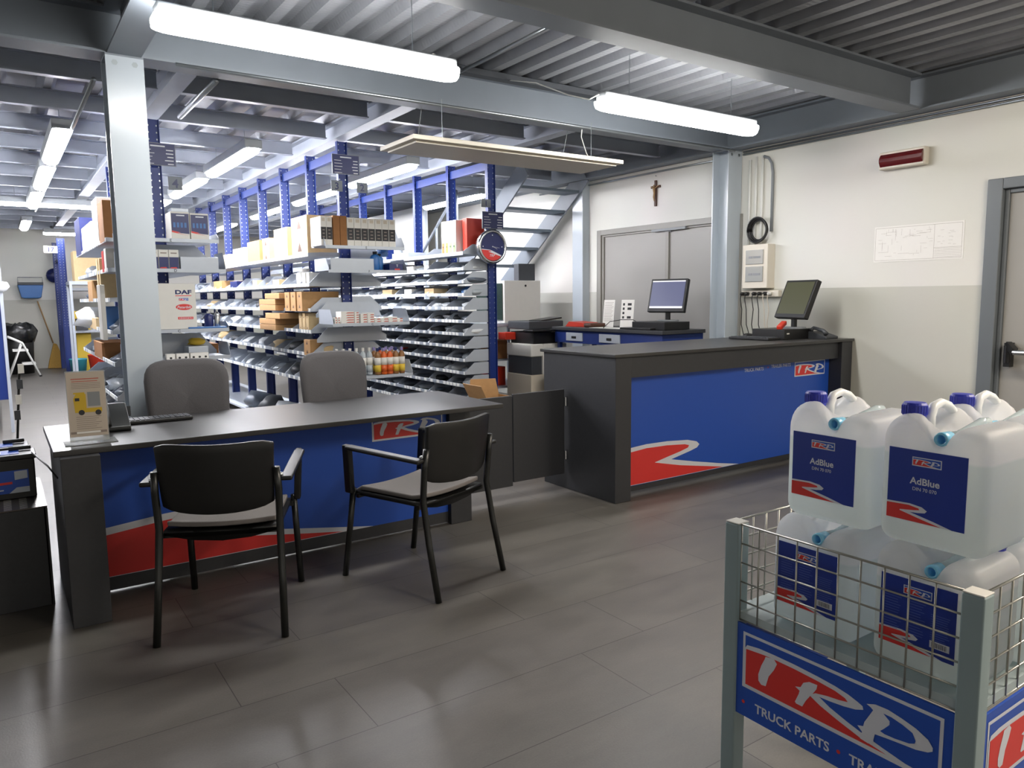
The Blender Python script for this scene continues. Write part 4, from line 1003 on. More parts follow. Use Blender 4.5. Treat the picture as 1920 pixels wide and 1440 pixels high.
MB().prism([(0, 0), (.62, 0), (.62, .0), (.56, .13), (.10, .13), (0, .03)], lambda u, v, h: Vector((2.30+u, 6.36+h, 1.20+v)), 0, .004).build('back_plate', 'shelf_grey', R2)
MB().prism([(0, 0), (.66, 0), (.66, .05), (.54, .13), (.10, .13), (0, .03)], lambda u, v, h: Vector((2.30+u, 6.36+h, .98+v)), 0, .004).build('back_plate', 'shelf_grey', R2)
# nine dark bottle boxes and two brown cartons on the top end shelf
def darkbox(mb, x0, x1, y0, y1, z0, z1):
    fm = lambda u, v, h=0: Vector((u, y0-.0006-h, v)); w = x1-x0
    mb.m('ink').poly([(x0+.001, z0+.05), (x1-.001, z0+.05), (x1-.001, z0+.15), (x0+.001, z0+.15)], fm)
    mb.m('text_grey')
    for k in range(3): v = z0+.066+.028*k; mb.poly([(x0+w*.3, v), (x0+w*.7, v), (x0+w*.7, v+.008), (x0+w*.3, v+.008)], fm, .0006)
    mb.m('beige').poly([(x0+w*.22, z1-.04), (x0+w*.78, z1-.04), (x0+w*.78, z1-.012), (x0+w*.22, z1-.012)], fm, .0006)
for k in range(9):
    x = 2.26+.05*k if k < 2 else 2.49+.064*(k-2)
    boxx('bottle_box', x, x+(.048 if k < 2 else .061), 6.06, 6.30, 1.803, 2.04, 'white_box', '%s white and black product box from the left on the top end shelf' % ORD[k+1], 'row of white and black boxes on the middle rack', deco=darkbox)
for k in range(2): boxx('carton', 2.365+.06*k, 2.423+.06*k, 6.05, 6.30, 1.803, 2.05, 'cardboard_dark', '%s upright brown carton between the white and black boxes' % ('left' if k == 0 else 'right'), 'brown cartons among the bottle boxes')
boxx('parts_tray', 2.33, 2.72, 6.05, 6.28, 1.603, 1.70, 'shelf_grey', 'long grey metal tray on the end shelf below the bottle boxes')
def bottle(x, y, z, r, h, mt, cap, label, group, lab=None, name='bottle'):
    t = thing(name, label, 'bottle', (x, y, z), group)
    MB().lathe([(r*.9, .001), (r, .01), (r, h*.72), (r*.8, h*.8), (r*.38, h*.86), (r*.36, h*.9)], (x, y, z), 14).build('body', mt, t, smooth=True)
    MB().lathe([(r*.45, h*.88), (r*.45, h)], (x, y, z), 12).build('cap', cap, t)
    if lab:
        l = MB(); l.m('white_box').lathe([(r*1.02, h*.36), (r*1.02, h*.64)], (x, y, z), 14); l.m(lab).lathe([(r*1.025, h*.1), (r*1.025, h*.36)], (x, y, z), 14); l.build('label', None, t, smooth=True)
    return t
bottle(2.775, 6.15, 1.602, .042, .165, 'blue_plastic', 'ink', 'blue bottle with a dark cap on the end shelf beside the grey tray', None)
bottle(2.83, 6.18, 1.602, .034, .15, 'blue_plastic', 'ink', 'smaller blue bottle behind the dark-capped one on the end shelf', None)
def navybox(mb, x0, x1, y0, y1, z0, z1):
    fm = lambda u, v, h=0: Vector((u, y0-.0006-h, v)); mb.m('red_sign').poly([(x0+.05, z0+.004), (x1-.03, z0+.004), (x1-.03, z0+.016), (x0+.05, z0+.016)], fm); mb.m('white_sign').text('T', fm, .03, (x0+x1)/2, z0+.03, .0005, .01)
boxx('filter_box', 2.87, 3.0, 6.06, 6.2, 1.603, 1.66, 'navy', 'low navy box with a red stripe at the right end of the shelf', deco=navybox)
boxx('blue_box', 2.93, 3.0, 6.36, 6.45, 1.74, 1.83, 'blue_plastic', 'bright blue box behind the navy one on the middle rack')
# red and white small boxes on shelf C
def rw(mb, x0, x1, y0, y1, z0, z1):
    fm = lambda u, v, h=0: Vector((u, y0-.0006-h, v)); mb.m('text_red'); n = max(1, round((z1-z0)/.02))
    for k in range(n): v = z0+.004+.02*k; mb.poly([(x0+(x1-x0)*.35, v), (x1-.002, v), (x1-.002, v+.008), (x0+(x1-x0)*.5, v+.008)], fm)
for k, (x, w, h) in enumerate(((2.35, .022, .05), (2.375, .022, .05), (2.41, .115, .10), (2.53, .04, .095), (2.585, .06, .04), (2.585, .06, .075), (2.65, .06, .085), (2.715, .055, .04), (2.775, .07, .035), (2.85, .08, .045), (2.935, .05, .03))):
    z = 1.152 if k != 5 else 1.193
    if k == 5: h = .035
    boxx('small_box', x, x+w, 6.06, 6.18, z, z+h, 'white_box', '%s small red and white box from the left on shelf C' % ORD[k+1], 'red and white boxes on shelf C', deco=rw)
# coolant bottles on the low end shelf
for k in range(9):
    x = 2.74+.058*(k % 5)+(.02 if k > 4 else 0); y = 6.08 if k < 5 else 6.2
    o = k in (1, 2, 6)
    bottle(x, y, .692, .028, .235, 'orange_liquid' if o else 'amber_liquid', 'lilac_cap' if k % 3 else 'navy', '%s bottle from the left, %s row of the orange and amber bottles' % (ORD[(k % 5)+1], 'front' if k < 5 else 'back'), 'orange and amber bottles on the middle rack', 'orange_liquid' if o else 'yellow_card')
for k in range(6):
    x = 2.38+.06*(k % 6); bottle(x, 6.12, .692, .027, .24, 'bag', 'white_box', '%s clear bottle with white cap from the left, beside the orange bottles' % ORD[k+1], 'clear bottles on the middle rack', 'bag')
# side shelf goods
def tri(mb, x0, x1, y0, y1, z0, z1):
    fm = lambda u, v, h=0: Vector((x0-.0006-h, v, u)); mb.m('brown')
    zc = (z0+z1)/2; yc = (y0+y1)/2; s = min(z1-z0, y1-y0)*.16
    for dz in (-.28, .28): c = zc+dz*(z1-z0); mb.poly([(c-s*.5, yc-s), (c-s*.5, yc+s), (c+s, yc)], fm)
def cart(y, w, z, h, mt, lab, d=.27, deco=None, x0=2.30, group=None): return boxx('carton', x0, x0+d, y, y+w, z+.001, z+h, mt, lab, group, deco=deco)
cart(6.50, .42, 1.735, .36, 'cardboard_pale', 'big pale carton with printed dots, front of the middle rack top', deco=tri)
cart(7.05, .40, 1.735, .30, 'cardboard_pale', 'wide pale carton, second along the middle rack top shelf')
cart(7.62, .22, 1.735, .24, 'cardboard_pale', 'tall narrow pale carton, third along the middle rack top shelf', deco=tri)
cart(7.95, .45, 1.735, .24, 'cardboard', 'tan carton, fourth along the middle rack top shelf')
cart(8.5, .5, 1.735, .20, 'white_box', 'white carton, fifth along the middle rack top shelf')
cart(9.15, .5, 1.735, .16, 'cardboard_pale', 'low pale carton, sixth along the middle rack top shelf')
bag('parts_bag', 2.42, 9.95, 1.735, .25, .5, .14, 'bag_white', 'large white sack at the back of the middle rack top shelf')
for k, (y, w, h, mt, cn) in enumerate(((6.50, .07, .12, 'white_box', 'slim white box'), (6.6, .08, .12, 'white_box', 'white box beside the slim one'), (7.35, .2, .08, 'cardboard_pale', 'pale carton'), (8.1, .16, .09, 'cardboard_pale', 'small pale carton'), (8.9, .3, .1, 'navy', 'navy carton'), (9.6, .4, .12, 'cardboard', 'tan carton'))):
    cart(y, w, 1.475, h, mt, '%s on the second shelf down of the middle rack' % cn)
t = bottle(2.42, 6.93, 1.475, .085, .17, 'white_box', 'white_box', 'white plastic tub on the second shelf of the middle rack', None, name='tub')
for k in range(3):
    boxx('carton', 2.28-.06, 2.56, 6.48+.17*k, 6.48+.17*k+.13, 1.256, 1.256+.17, 'cardboard', '%s tan carton marked with triangles, third shelf of the middle rack' % ['nearest', 'second', 'third'][k], 'triangle-marked cartons on the middle rack', deco=tri)
for k, (z, off, w) in enumerate(((1.256, 0, .52), (1.312, 0, .52), (1.368, -.13, .45))):
    boxx('flat_carton', 2.19, 2.56, 7.15+off, 7.15+off+w, z, z+.053, 'cardboard', '%s long flat tan carton of the upper stack on the middle rack' % ['bottom', 'middle', 'top'][k], 'upper stack of flat cartons')
for k, (z, off, w) in enumerate(((1.066, .02, .52), (1.122, .02, .52), (1.178, -.12, .45))):
    boxx('flat_carton', 2.19, 2.56, 7.15+off, 7.15+off+w, z, z+.053, 'cardboard', '%s long flat tan carton of the lower stack on the middle rack' % ['bottom', 'middle', 'top'][k], 'lower stack of flat cartons')
for k in range(3):
    boxx('carton', 2.28, 2.56, 6.50+.09*k, 6.50+.09*k+.075, 1.066, 1.066+.17, 'cardboard_pale', '%s pale upright carton on the fourth shelf of the middle rack' % ['nearest', 'second', 'third'][k], 'upright cartons on the fourth shelf', deco=tri)
boxx('carton', 2.27, 2.52, 6.46, 6.62, .861, .861+.14, 'cardboard', 'tan carton with black dots just behind the second office chair', deco=tri)
for i, z in enumerate((1.475, 1.255, 1.065, .86, .62)):
    for k in range(9):
        y = 6.55+k*.55+rnd.uniform(-.1, .1)
        if z in (1.255, 1.065) and 6.3 < y < 7.75: continue
        if z == 1.475 and k in (0, 1, 2, 4): continue
        if rnd.random() < .1: continue
        mt = rnd.choice(['bag', 'bag_dark', 'bag_white', 'dark_grey', 'bag', 'cardboard_pale'])
        lab = {'bag': 'clear bag of parts', 'bag_dark': 'dark bagged parts', 'bag_white': 'white bag of parts', 'dark_grey': 'dark rubber part', 'cardboard_pale': 'pale wrapped part'}[mt]
        bag('parts_bag', 2.43, y, z, rnd.uniform(.2, .27), rnd.uniform(.22, .40), rnd.uniform(.07, .13), mt, '%s, middle rack, %s shelf down, %s from the front' % (lab, ORD[i+2], ORD[k+1]), 'bagged parts on the middle rack')
for k in range(5):
    y = 6.6+.55*k
    bag('parts_bag', 2.45, y, .121, .3, .42, .2, rnd.choice(['bag_white', 'bag_dark', 'dark_grey']), 'wrapped bundle on the bottom shelf of the middle rack, %s from the front' % ORD[k+1], 'bundles on the bottom shelf of the middle rack')
signboard(2.545, 6.17, 2.415, 'dark blue text sign hanging at the top of the middle rack', number=None)
MB_ = MB().box(2.53, 2.56, 6.18, 6.40, 2.5, 2.52); MB_.build('sign_arm', 'mid_grey', R2)
number_plate('3', 2.47, 6.2, 2.27, 'grey plate with the number 3 left of the middle upright', .10, .09)
number_plate('2', 2.70, 6.2, 2.27, 'grey plate with the number 2 right of the middle upright', .10, .09)

# --- left rack (behind the steel column) ---
Y3 = [6.24+.80*k for k in range(4)]
L3 = [(1.80, .02), (1.58, .03), (1.36, .04), (1.12, .12), (.88, .12), (.62, .13), (.38, .13)]
R3 = rack('blue rack behind the steel column, holding the box of logos', 1.06, Y3, 2.70, L3, .31, False, .03, 2)
rs = MB()
for z in (1.80, 1.58, 1.36, 1.12, .88, .62): rs.box(1.11, 1.42, Y3[0], Y3[-1], z-.004, z)
rs.build('rear_shelves', 'shelf_grey', R3)
for z, lt, sd in ((1.80, 'E', .05), (1.585, 'D', .13), (1.150, 'C', .05), (.945, None, .10)): end_shelf(R3, .74, 1.44 if z < 1.7 else 1.40, 5.86, 6.19, z, lt, sd)
MB().prism([(0, 0), (.62, 0), (.62, .03), (.50, .15), (.02, .15), (0, .05)], lambda u, v, h: Vector((.80+u, 6.20+h, 1.63+v)), 0, .004).build('back_plate', 'shelf_grey', R3)
MB().prism([(0, 0), (.62, 0), (.62, .03), (.50, .17), (.02, .17), (0, .05)], lambda u, v, h: Vector((.80+u, 6.20+h, .94+v)), 0, .004).build('back_plate', 'shelf_grey', R3)
def brk(mb, x0, x1, y0, y1, z0, z1):
    fm = lambda u, v, h=0: Vector((u, y0-.0006-h, v)); w = x1-x0
    mb.m('navy').poly([(x0+.003, z0+.05), (x1-.003, z0+.04), (x1-.003, z1-.012), (x0+.003, z1-.012)], fm)
    mb.m('red_sign').poly([(x0+.004, z0+.062), (x0+w*.5, z0+.05), (x0+w*.3, z0+.047), (x1-.01, z0+.028), (x0+.004, z0+.05)], fm, .0006)
    mb.m('white_sign').poly([(x0+w*.3, z1-.03), (x0+w*.75, z1-.03), (x0+w*.75, z1-.022), (x0+w*.3, z1-.022)], fm, .0006)
    mb.m('blue_plastic')
    for k in range(4): mb.poly([(x0+w*(.12+.2*k), z0+.085), (x0+w*(.24+.2*k), z0+.085), (x0+w*(.24+.2*k), z0+.12), (x0+w*(.12+.2*k), z0+.12)], fm, .0006)
boxx('oil_can_box', 1.09, 1.215, 5.92, 6.12, 1.803, 2.00, 'white_box', 'blue and white box on the top end shelf, beside the column', deco=brk)
boxx('oil_can_box', 1.222, 1.347, 5.92, 6.12, 1.803, 1.995, 'white_box', 'blue and white box on the top end shelf, farther from the column', deco=brk)
boxx('carton', 1.12, 1.24, 6.05, 6.18, 2.001, 2.04, 'shelf_grey', 'small grey case lying on the left blue and white box')
boxx('carton', 1.20, 1.40, 6.4, 6.7, 1.803, 1.88, 'blue_plastic', 'blue folded package behind the blue and white boxes')
for k in range(3):
    def fb(mb, x0, x1, y0, y1, z0, z1):
        fm = lambda u, v, h=0: Vector((u, y0-.0006-h, v)); mb.m('navy').poly([(x0+.001, z0+.002), (x1-.001, z0+.002), (x1-.001, z0+.085), (x0+.001, z0+.085)], fm)
        mb.m('red_sign').poly([(x0+.004, z0+.005), (x1-.012, z0+.005), (x1-.02, z0+.014), (x0+.01, z0+.012)], fm, .0006)
        mb.m('text_grey').poly([(x0+.012, z0+.11), (x1-.012, z0+.11), (x1-.012, z0+.118), (x0+.012, z0+.118)], fm, .0006)
    x = .925+.068*k
    boxx('filter_box', x, x+.065, 5.91, 6.05, 1.588, 1.588+.138, 'white_box', '%s white and navy box on shelf D of the column rack' % ['left', 'middle', 'right'][k], 'white and navy boxes on shelf D', deco=fb)
boxx('parts_tray', 1.135, 1.40, 5.90, 6.15, 1.588, 1.588+.09, 'shelf_grey', 'grey metal tray on shelf D beside the navy boxes')
def logos():
    t = thing('logo_box', 'large pale box printed with truck maker logos on shelf C', 'box', (1.08, 6.0, 1.152))
    x0, x1, z0, z1, y0 = .94, 1.225, 1.153, 1.485, 5.90
    MB().box(x0, x1, y0, y0+.2, z0, z1).build('carton_body', 'white_box', t, bevel=.003)
    mb = MB(); fm = lambda u, v, h=0: Vector((u, y0-.0008-h, v)); cx = 1.140
    mb.m('navy').text('DAF', fm, .040, cx, z1-.077, 0, .045, 'CENTER', 0, 1.5)
    mb.m('red_sign').poly([(cx-.055, z1-.092), (cx+.055, z1-.092), (cx+.055, z1-.087), (cx-.055, z1-.087)], fm)
    emblem(mb, fm, cx-.033, z1-.125, .066, .019, .0004)
    mb.m('red_sign').poly([(cx+.056*math.cos(a), z1-.172+.022*math.sin(a)) for a in [2*PI*i/28 for i in range(28)]], fm)
    mb.m('white_sign').text('Peterbilt', fm, .028, cx, z1-.182, .0006, .01, 'CENTER', .3)
    mb.m('red_sign').poly([(cx-.045, z1-.262), (cx+.06, z1-.262), (cx+.06, z1-.244), (cx-.045, z1-.244)], fm)
    mb.m('white_sign').text('KENWORTH', fm, .014, cx+.008, z1-.258, .0006, .006, 'CENTER', 0, 1.15)
    mb.build('printed_logos', None, t)
logos()
bottle(1.33, 6.0, 1.152, .034, .125, 'navy', 'chrome', 'dark blue spray can standing right of the logo box', None, name='spray_can')
bottle(1.385, 5.98, 1.152, .022, .14, 'chrome', 'chrome', 'small silver spray can beside the dark blue one', None, name='spray_can')
boxx('flat_pack', 1.16, 1.43, 5.88, 5.99, 1.152, 1.165, 'blue_plastic', 'flat blue pack on the front of shelf C')
for k, (x, w, n) in enumerate(((.985, .055, 1), (1.05, .085, 2), (1.145, .125, 3))):
    def sy(mb, x0, x1, y0, y1, z0, z1, n=n):
        fm = lambda u, v, h=0: Vector((u, y0-.0006-h, v)); mb.m('ink')
        for q in range(n): c = x0+(x1-x0)*(q+.5)/n; mb.poly([(c+.009*math.cos(a), z0+.025+.008*math.sin(a)) for a in [PI*i/4 for i in range(8)]], fm)
    boxx('label_card', x, x+w, 5.80, 5.857, .925, .979, 'paper', '%s white symbol-marked tray front under shelf C' % ['narrow', 'middle', 'wide'][k], 'white symbol-marked tray fronts', deco=sy)
boxx('carton', 1.16, 1.30, 5.93, 6.1, .946, 1.02, 'shelf_grey', 'grey tray with a dark arrow mark behind the white cards')
boxx('carton', 1.30, 1.44, 6.22, 6.5, .93, 1.02, 'cardboard_dark', 'brown carton half hidden at the right of the column rack')
bag('yellow_roll', 1.24, 6.05, 1.021, .12, .1, .06, 'yellow_card', 'yellow round roll in the shade under shelf C')
# things on the left (aisle) side of this rack, seen past the column
LS = [
 ('carton', 6.30, .30, 1.80, .30, 'cardboard_dark', 'brown printed carton on the top shelf just left of the column'),
 ('carton', 6.65, .35, 1.80, .36, 'white_box', 'tall white carton on the top shelf left of the column'),
 ('carton', 7.15, .8, 1.80, .22, 'white_box', 'long white carton on the top shelf, farther back left of the column'),
 ('carton', 8.1, .5, 1.80, .34, 'navy', 'purple-blue carton high on the column rack, aisle side'),
 ('carton', 6.30, .12, 1.58, .17, 'white_box', 'slim white carton on the second shelf left of the column'),
 ('carton', 6.45, .12, 1.58, .16, 'red_plastic', 'red and white carton on the second shelf left of the column'),
 ('carton', 6.75, .06, 1.36, .34, 'cardboard_pale', 'nearer of two upright flat cartons left of the column'),
 ('carton', 6.90, .07, 1.36, .34, 'cardboard_pale', 'farther of two upright flat cartons left of the column'),
 ('carton', 7.4, .35, 1.36, .18, 'cardboard', 'tan carton behind the upright flat ones'),
 ('carton', 6.55, .4, 1.12, .20, 'blue_plastic', 'blue package on the fourth shelf left of the column'),
 ('carton', 7.3, .5, 1.12, .10, 'cardboard_pale', 'flat pale carton on the fourth shelf, left aisle'),
 ('carton', 7.0, .6, .88, .14, 'cardboard_dark', 'brown carton on the fifth shelf, left aisle')]
for nm, y, w, z, h, mt, lb in LS: boxx(nm, .70, .97, y, y+w, z+.001, z+h, mt, lb)
boxx('door_panel', .63, .66, 6.15, 6.35, 1.08, 1.48, 'white_box', 'tall pale panel leaning by the column, left side')
for i, (z, ks) in enumerate(((1.80, (3,)), (1.58, (1, 2, 3)), (1.36, (3,)), (1.12, (0,)), (.88, (0, 2, 3)), (.62, range(4)), (.38, range(4)))):
    for k in ks:
        y = 6.42+k*.55; mt = rnd.choice(['bag', 'bag_dark', 'bag_white', 'dark_grey'])
        if z > 1.5 and mt in ('bag_dark', 'dark_grey'): mt = 'bag_white'
        bag('parts_bag', .84, y, z, .24, .34, rnd.uniform(.08, .13), mt, 'bagged part in the left aisle, %s shelf down, %s along' % (ORD[i+1], ORD[k+1]), 'bagged parts along the left aisle')
bag('white_sack', .80, 8.0, 1.12+.0, .42, .8, .2, 'bag_white', 'big crumpled white sack spilling over the shelf in the left aisle')
signboard(1.075, 5.86+.3, 2.36, 'dark blue text sign at the top of the rack behind the column')
number_plate('4', 1.19, 6.2, 2.19, 'grey plate with the number 4 above the blue and white boxes', .10, .10)
# ======================= left edge rack and back wall =======================
def left_rack():
    t = thing('shelving_rack', 'blue rack end with a pale edge strip at the far left of the picture', 'rack', (-.3, 9.4, 0))
    MB().box(-.75, .045, 9.4, 9.42, .35, 2.0).build('end_panel', 'rack_blue', t)
    MB().box(.045, .075, 9.38, 9.43, 0, 2.05).build('edge_strip', 'shelf_grey', t)
    for y in (9.45, 11, 12.6): upright_mb(-.35, y, 0, 2.7).build('upright', None, t)
    for z in (.38, .75, 1.1, 1.45, 1.8, 2.05): MB().box(-.72, .03, 9.43, 12.6, z-.01, z).box(.03, .04, 9.43, 12.6, z-.03, z+.02).build('shelf', 'shelf_grey', t)
left_rack()
for k, (y, z, h, mt, lb) in enumerate(((9.45, 2.05, .22, 'white_box', 'white carton on top of the far left rack'), (9.5, 1.80, .16, 'white_box', 'white carton on the upper shelf at the left picture edge'), (9.5, 1.10, .2, 'cardboard_pale', 'pale carton on the middle shelf at the left picture edge'))):
    boxx('carton', -.3, .03, y, y+.5, z+.001, z+h, mt, lb)
bag('white_sack', -.02, 9.5, 1.46, .28, .4, .16, 'bag_white', 'white plastic bundle sticking out at the left picture edge')
def trash():
    t = thing('rubbish_bin', 'black bin lined with a black bag against the back wall', 'bin', (.30, 17.2, 0))
    MB().lathe([(.24, 0), (.26, .45), (.28, .80)], (.30, 17.2, 0), 20).build('bin_body', 'black_plastic', t, smooth=True)
    mb = MB(); rr = random.Random(3); prof = [(.285, .62), (.31, .70), (.33, .82), (.30, .92), (.2, .96), (.05, .93)]; mb.lathe(prof, (.30, 17.2, 0), 26)
    for v in mb.bm.verts: v.co += Vector((rr.uniform(-.03, .03), rr.uniform(-.03, .03), rr.uniform(-.03, .03)))
    mb.build('bin_bag', 'trash_bag', t, smooth=True)
trash()
def ladder():
    t = thing('step_stool', 'small white folding step ladder standing in the left aisle', 'step ladder', (.37, 16.4, 0))
    for y in (16.2, 16.62):
        MB().tube([(.60, y, 0.01), (.36, y, .62), (.22, y, .70), (.14, y, .74)], .017, 8).build('front_rail', 'white_paint', t, smooth=True)
        MB().tube([(.12, y, 0.01), (.34, y, .60)], .014, 8).build('rear_leg', 'white_paint', t, smooth=True)
        MB().tube([(.60, y, 0), (.595, y, .03)], .022, 8).build('rubber_foot', 'black_plastic', t)
    for x0, x1, z in ((.20, .44, .49), (.33, .54, .24)): MB().box(x0, x1, 16.2, 16.62, z-.015, z+.015).build('step', 'white_paint', t, bevel=.004)
ladder()
def broom():
    t = thing('broom', 'straw broom leaning upright against the back wall', 'broom', (.95, 18.0, 0))
    MB().tube([(.72, 18.15, 1.38), (.93, 18.05, .52)], .014, 8).build('handle', 'wood', t, smooth=True)
    mb = MB(); mb.prism([(-.16, 0.005), (.17, 0.005), (.15, .12), (.03, .5), (-.03, .52), (-.13, .15)], lambda u, v, h: Vector((.96+u, 17.98+h-.02*v, v)), 0, .08); mb.build('bristles', 'straw', t, bevel=.01)
broom()
def caddy():
    t = thing('wall_bucket', 'blue cleaning bucket hung on a metal frame on the back wall', 'bucket', (.62, 18.08, 1.6))
    mb = MB(); mb.prism([(-.22, .27), (.22, .27), (.17, .02), (.12, 0), (-.12, 0), (-.17, .02)], lambda u, v, h: Vector((.62+u, 18.19-h, 1.44+v)), 0, .16); mb.build('tub', 'blue_plastic', t, bevel=.01)
    MB().box(.40, .84, 18.0, 18.06, 1.71, 1.76).build('rim', 'dark_grey', t)
    MB().tube([(.41, 18.05, 1.74), (.41, 18.05, 1.86), (.83, 18.05, 1.86), (.83, 18.05, 1.74)], .008, 6).tube([(.62, 18.05, 1.86), (.62, 18.2, 1.86)], .008, 6).build('frame', 'mid_grey', t)
caddy()
upright_rack = thing('shelving_rack', 'last blue rack upright at the end of the left aisle, marked 17', 'rack', (1.12, 16.6, 0))
for y in (16.6, 17.9): upright_mb(1.10, y, 0, 2.55, .13, .1).build('upright', None, upright_rack)
for z in (1.62, .82): MB().box(1.17, 1.95, 16.5, 17.9, z-.05, z).build('shelf', 'shelf_grey', upright_rack)
MB().box(1.08, 1.14, 16.62, 17.88, 2.15, 2.2).build('tie_beam', 'rack_blue', upright_rack)
number_plate('17', .93, 16.52, 2.27, 'white plate with the number 17 by the last blue upright', .22, .13, 'white_box')
tag(MB().bar((1.0, 16.6, 2.34), (1.05, 16.6, 2.34), .02).build('plate_arm', 'mid_grey'), 'short arm holding the number 17 plate to the upright', 'bracket')
tag(MB().lathe([(.13, 0), (.15, .05), (.12, .12)], (1.05, 18.05, 1.9), 16, 'y').build('round_hat', 'navy', smooth=True), 'dark round object hung on the back wall behind the last upright', 'hat')
tag(MB().box(1.2, 1.5, 16.55, 16.8, .822, 1.18).build('carton', 'yellow_card', bevel=.004), 'yellow carton on the shelf beside the last blue upright', 'box')
tag(MB().box(1.24, 1.44, 16.45, 16.53, .822, 1.04).build('speaker_box', 'dark_grey', bevel=.004), 'dark framed picture box in front of the yellow carton', 'box')
tag(MB().box(1.25, 1.50, 16.7, 16.9, .001, .75).build('folding_screen', 'yellow_card', bevel=.004), 'tall yellow board standing under the last shelf', 'board')
t = thing('bucket', 'teal plastic bucket on the floor at the end of the left aisle', 'bucket', (1.22, 16.3, 0))
MB().lathe([(.12, 0), (.15, .27), (.158, .28), (.15, .29), (.14, .28), (.11, .02)], (1.22, 16.3, 0), 20).build('body', 'teal_plastic', t, smooth=True)
t = thing('bucket', 'red plastic bucket next to the teal one at the aisle end', 'bucket', (1.5, 15.9, 0))
MB().lathe([(.11, 0.001), (.15, .36), (.158, .37), (.15, .38), (.14, .37), (.10, .02)], (1.5, 15.9, 0), 20).build('body', 'red_plastic', t, smooth=True)
tag(MB().box(1.2, 1.7, 12.0+3.4, 12.5+3.4, 1.72, 2.25).build('carton', 'cardboard_pale', bevel=.004), 'big cream carton high up near the back wall', 'box')
MB_ = MB().box(1.1, 1.9, 15.3, 16.0, 1.66, 1.72).box(1.1, 1.14, 15.3, 15.34, 0, 1.66).box(1.86, 1.9, 15.3, 15.34, 0, 1.66).box(1.1, 1.14, 15.96, 16.0, 0, 1.66).box(1.86, 1.9, 15.96, 16.0, 0, 1.66)
tag(MB_.build('carton_stand', 'shelf_grey'), 'grey stand carrying the big cream carton near the back wall', 'stand')

# ======================= battery display, left foreground =======================
def battery_stand():
    X1, Y0, Y1 = .125, 3.86, 4.52; X0 = -.75
    t = thing('battery_stand', 'black display stand with perforated tray at the left picture edge', 'display stand', (-.3, 4.1, 0))
    MB().box(X0, X1-.012, Y0, Y1, 0, .452).build('cabinet', 'black_laminate', t, bevel=.003)
    MB().box(X0, X1, Y0, Y1, .453, .458).build('tray', 'perforated', t)
    MB().box(X1-.008, X1, Y0, Y1, .0, .450).build('side_frame', 'black_metal', t)
    return t
battery_stand()
def battery(cx, y, z, label):
    t = thing('truck_battery', label, 'battery', (cx, y, z), 'truck batteries on the display stand')
    w, d, h = .37, .17, .205
    MB().box(cx-w/2+.008, cx+w/2-.008, y-d/2+.006, y+d/2-.006, z, z+h-.02).build('case', 'black_plastic', t, bevel=.006)
    MB().box(cx-w/2, cx+w/2, y-d/2, y+d/2, z+h-.022, z+h).build('lid', 'black_plastic', t, bevel=.004)
    fm = lambda u, v, hh=0: Vector((cx+u, y-d/2+.005-hh, z+v)); mb = MB()
    mb.m('blue_sign').poly([(-.16, .03), (.15, .03), (.15, .135), (-.16, .135)], fm)
    mb.m('shelf_grey').poly([(.095, .09), (.145, .095), (.145, .132), (.095, .13)], fm, .0006).poly([(.07, .03), (.15, .03), (.15, .055), (.10, .055)], fm, .0006)
    mb.m('red_sign').poly([(-.03, .07), (.085, .073), (.085, .084), (-.03, .082)], fm, .0006)
    mb.m('white_sign').text('MAGNUM', fm, .010, -.02, .0735, .001, .01).poly([(0, .045), (.05, .045), (.05, .050), (0, .050)], fm, .0006)
    mb.build('label', None, t)
    tp = MB(); tp.m('blue_sign').box(cx-.14, cx+.12, y-.05, y+.06, z+h, z+h+.002); tp.m('shelf_grey').box(cx-.02, cx+.05, y-.03, y+.03, z+h+.002, z+h+.003); tp.build('top_label', None, t)
    MB().bar((cx+.08, y+.04, z+h+.012), (cx+.17, y+.045, z+h+.012), .02, .018).build('carry_grip', 'black_plastic', t, bevel=.004)
    return t
battery(-.08, 4.15, .459, 'front battery with blue label on the display stand')
battery(-.10, 4.38, .459, 'rear battery with blue label on the display stand')
def wirestand():
    t = thing('wire_stand', 'thin black wire stand with white tags behind the batteries', 'stand', (-.0, 5.2, 0))
    mb = MB(); mb.tube([(.0, 5.3, 0), (.05, 5.25, .55), (.09, 5.2, 1.0)], .007, 6).tube([(.05, 5.25, .55), (.14, 5.05, .02)], .006, 6).tube([(.05, 5.25, .55), (-.1, 5.1, .02)], .006, 6)
    mb.build('legs', 'black_metal', t)
    for k in range(4):
        z = .68+.09*k; MB().box(.045+.012*k, .075+.012*k, 5.18, 5.19, z, z+.055).build('tag', 'white_box' if k % 2 else 'dark_grey', t)
wirestand()

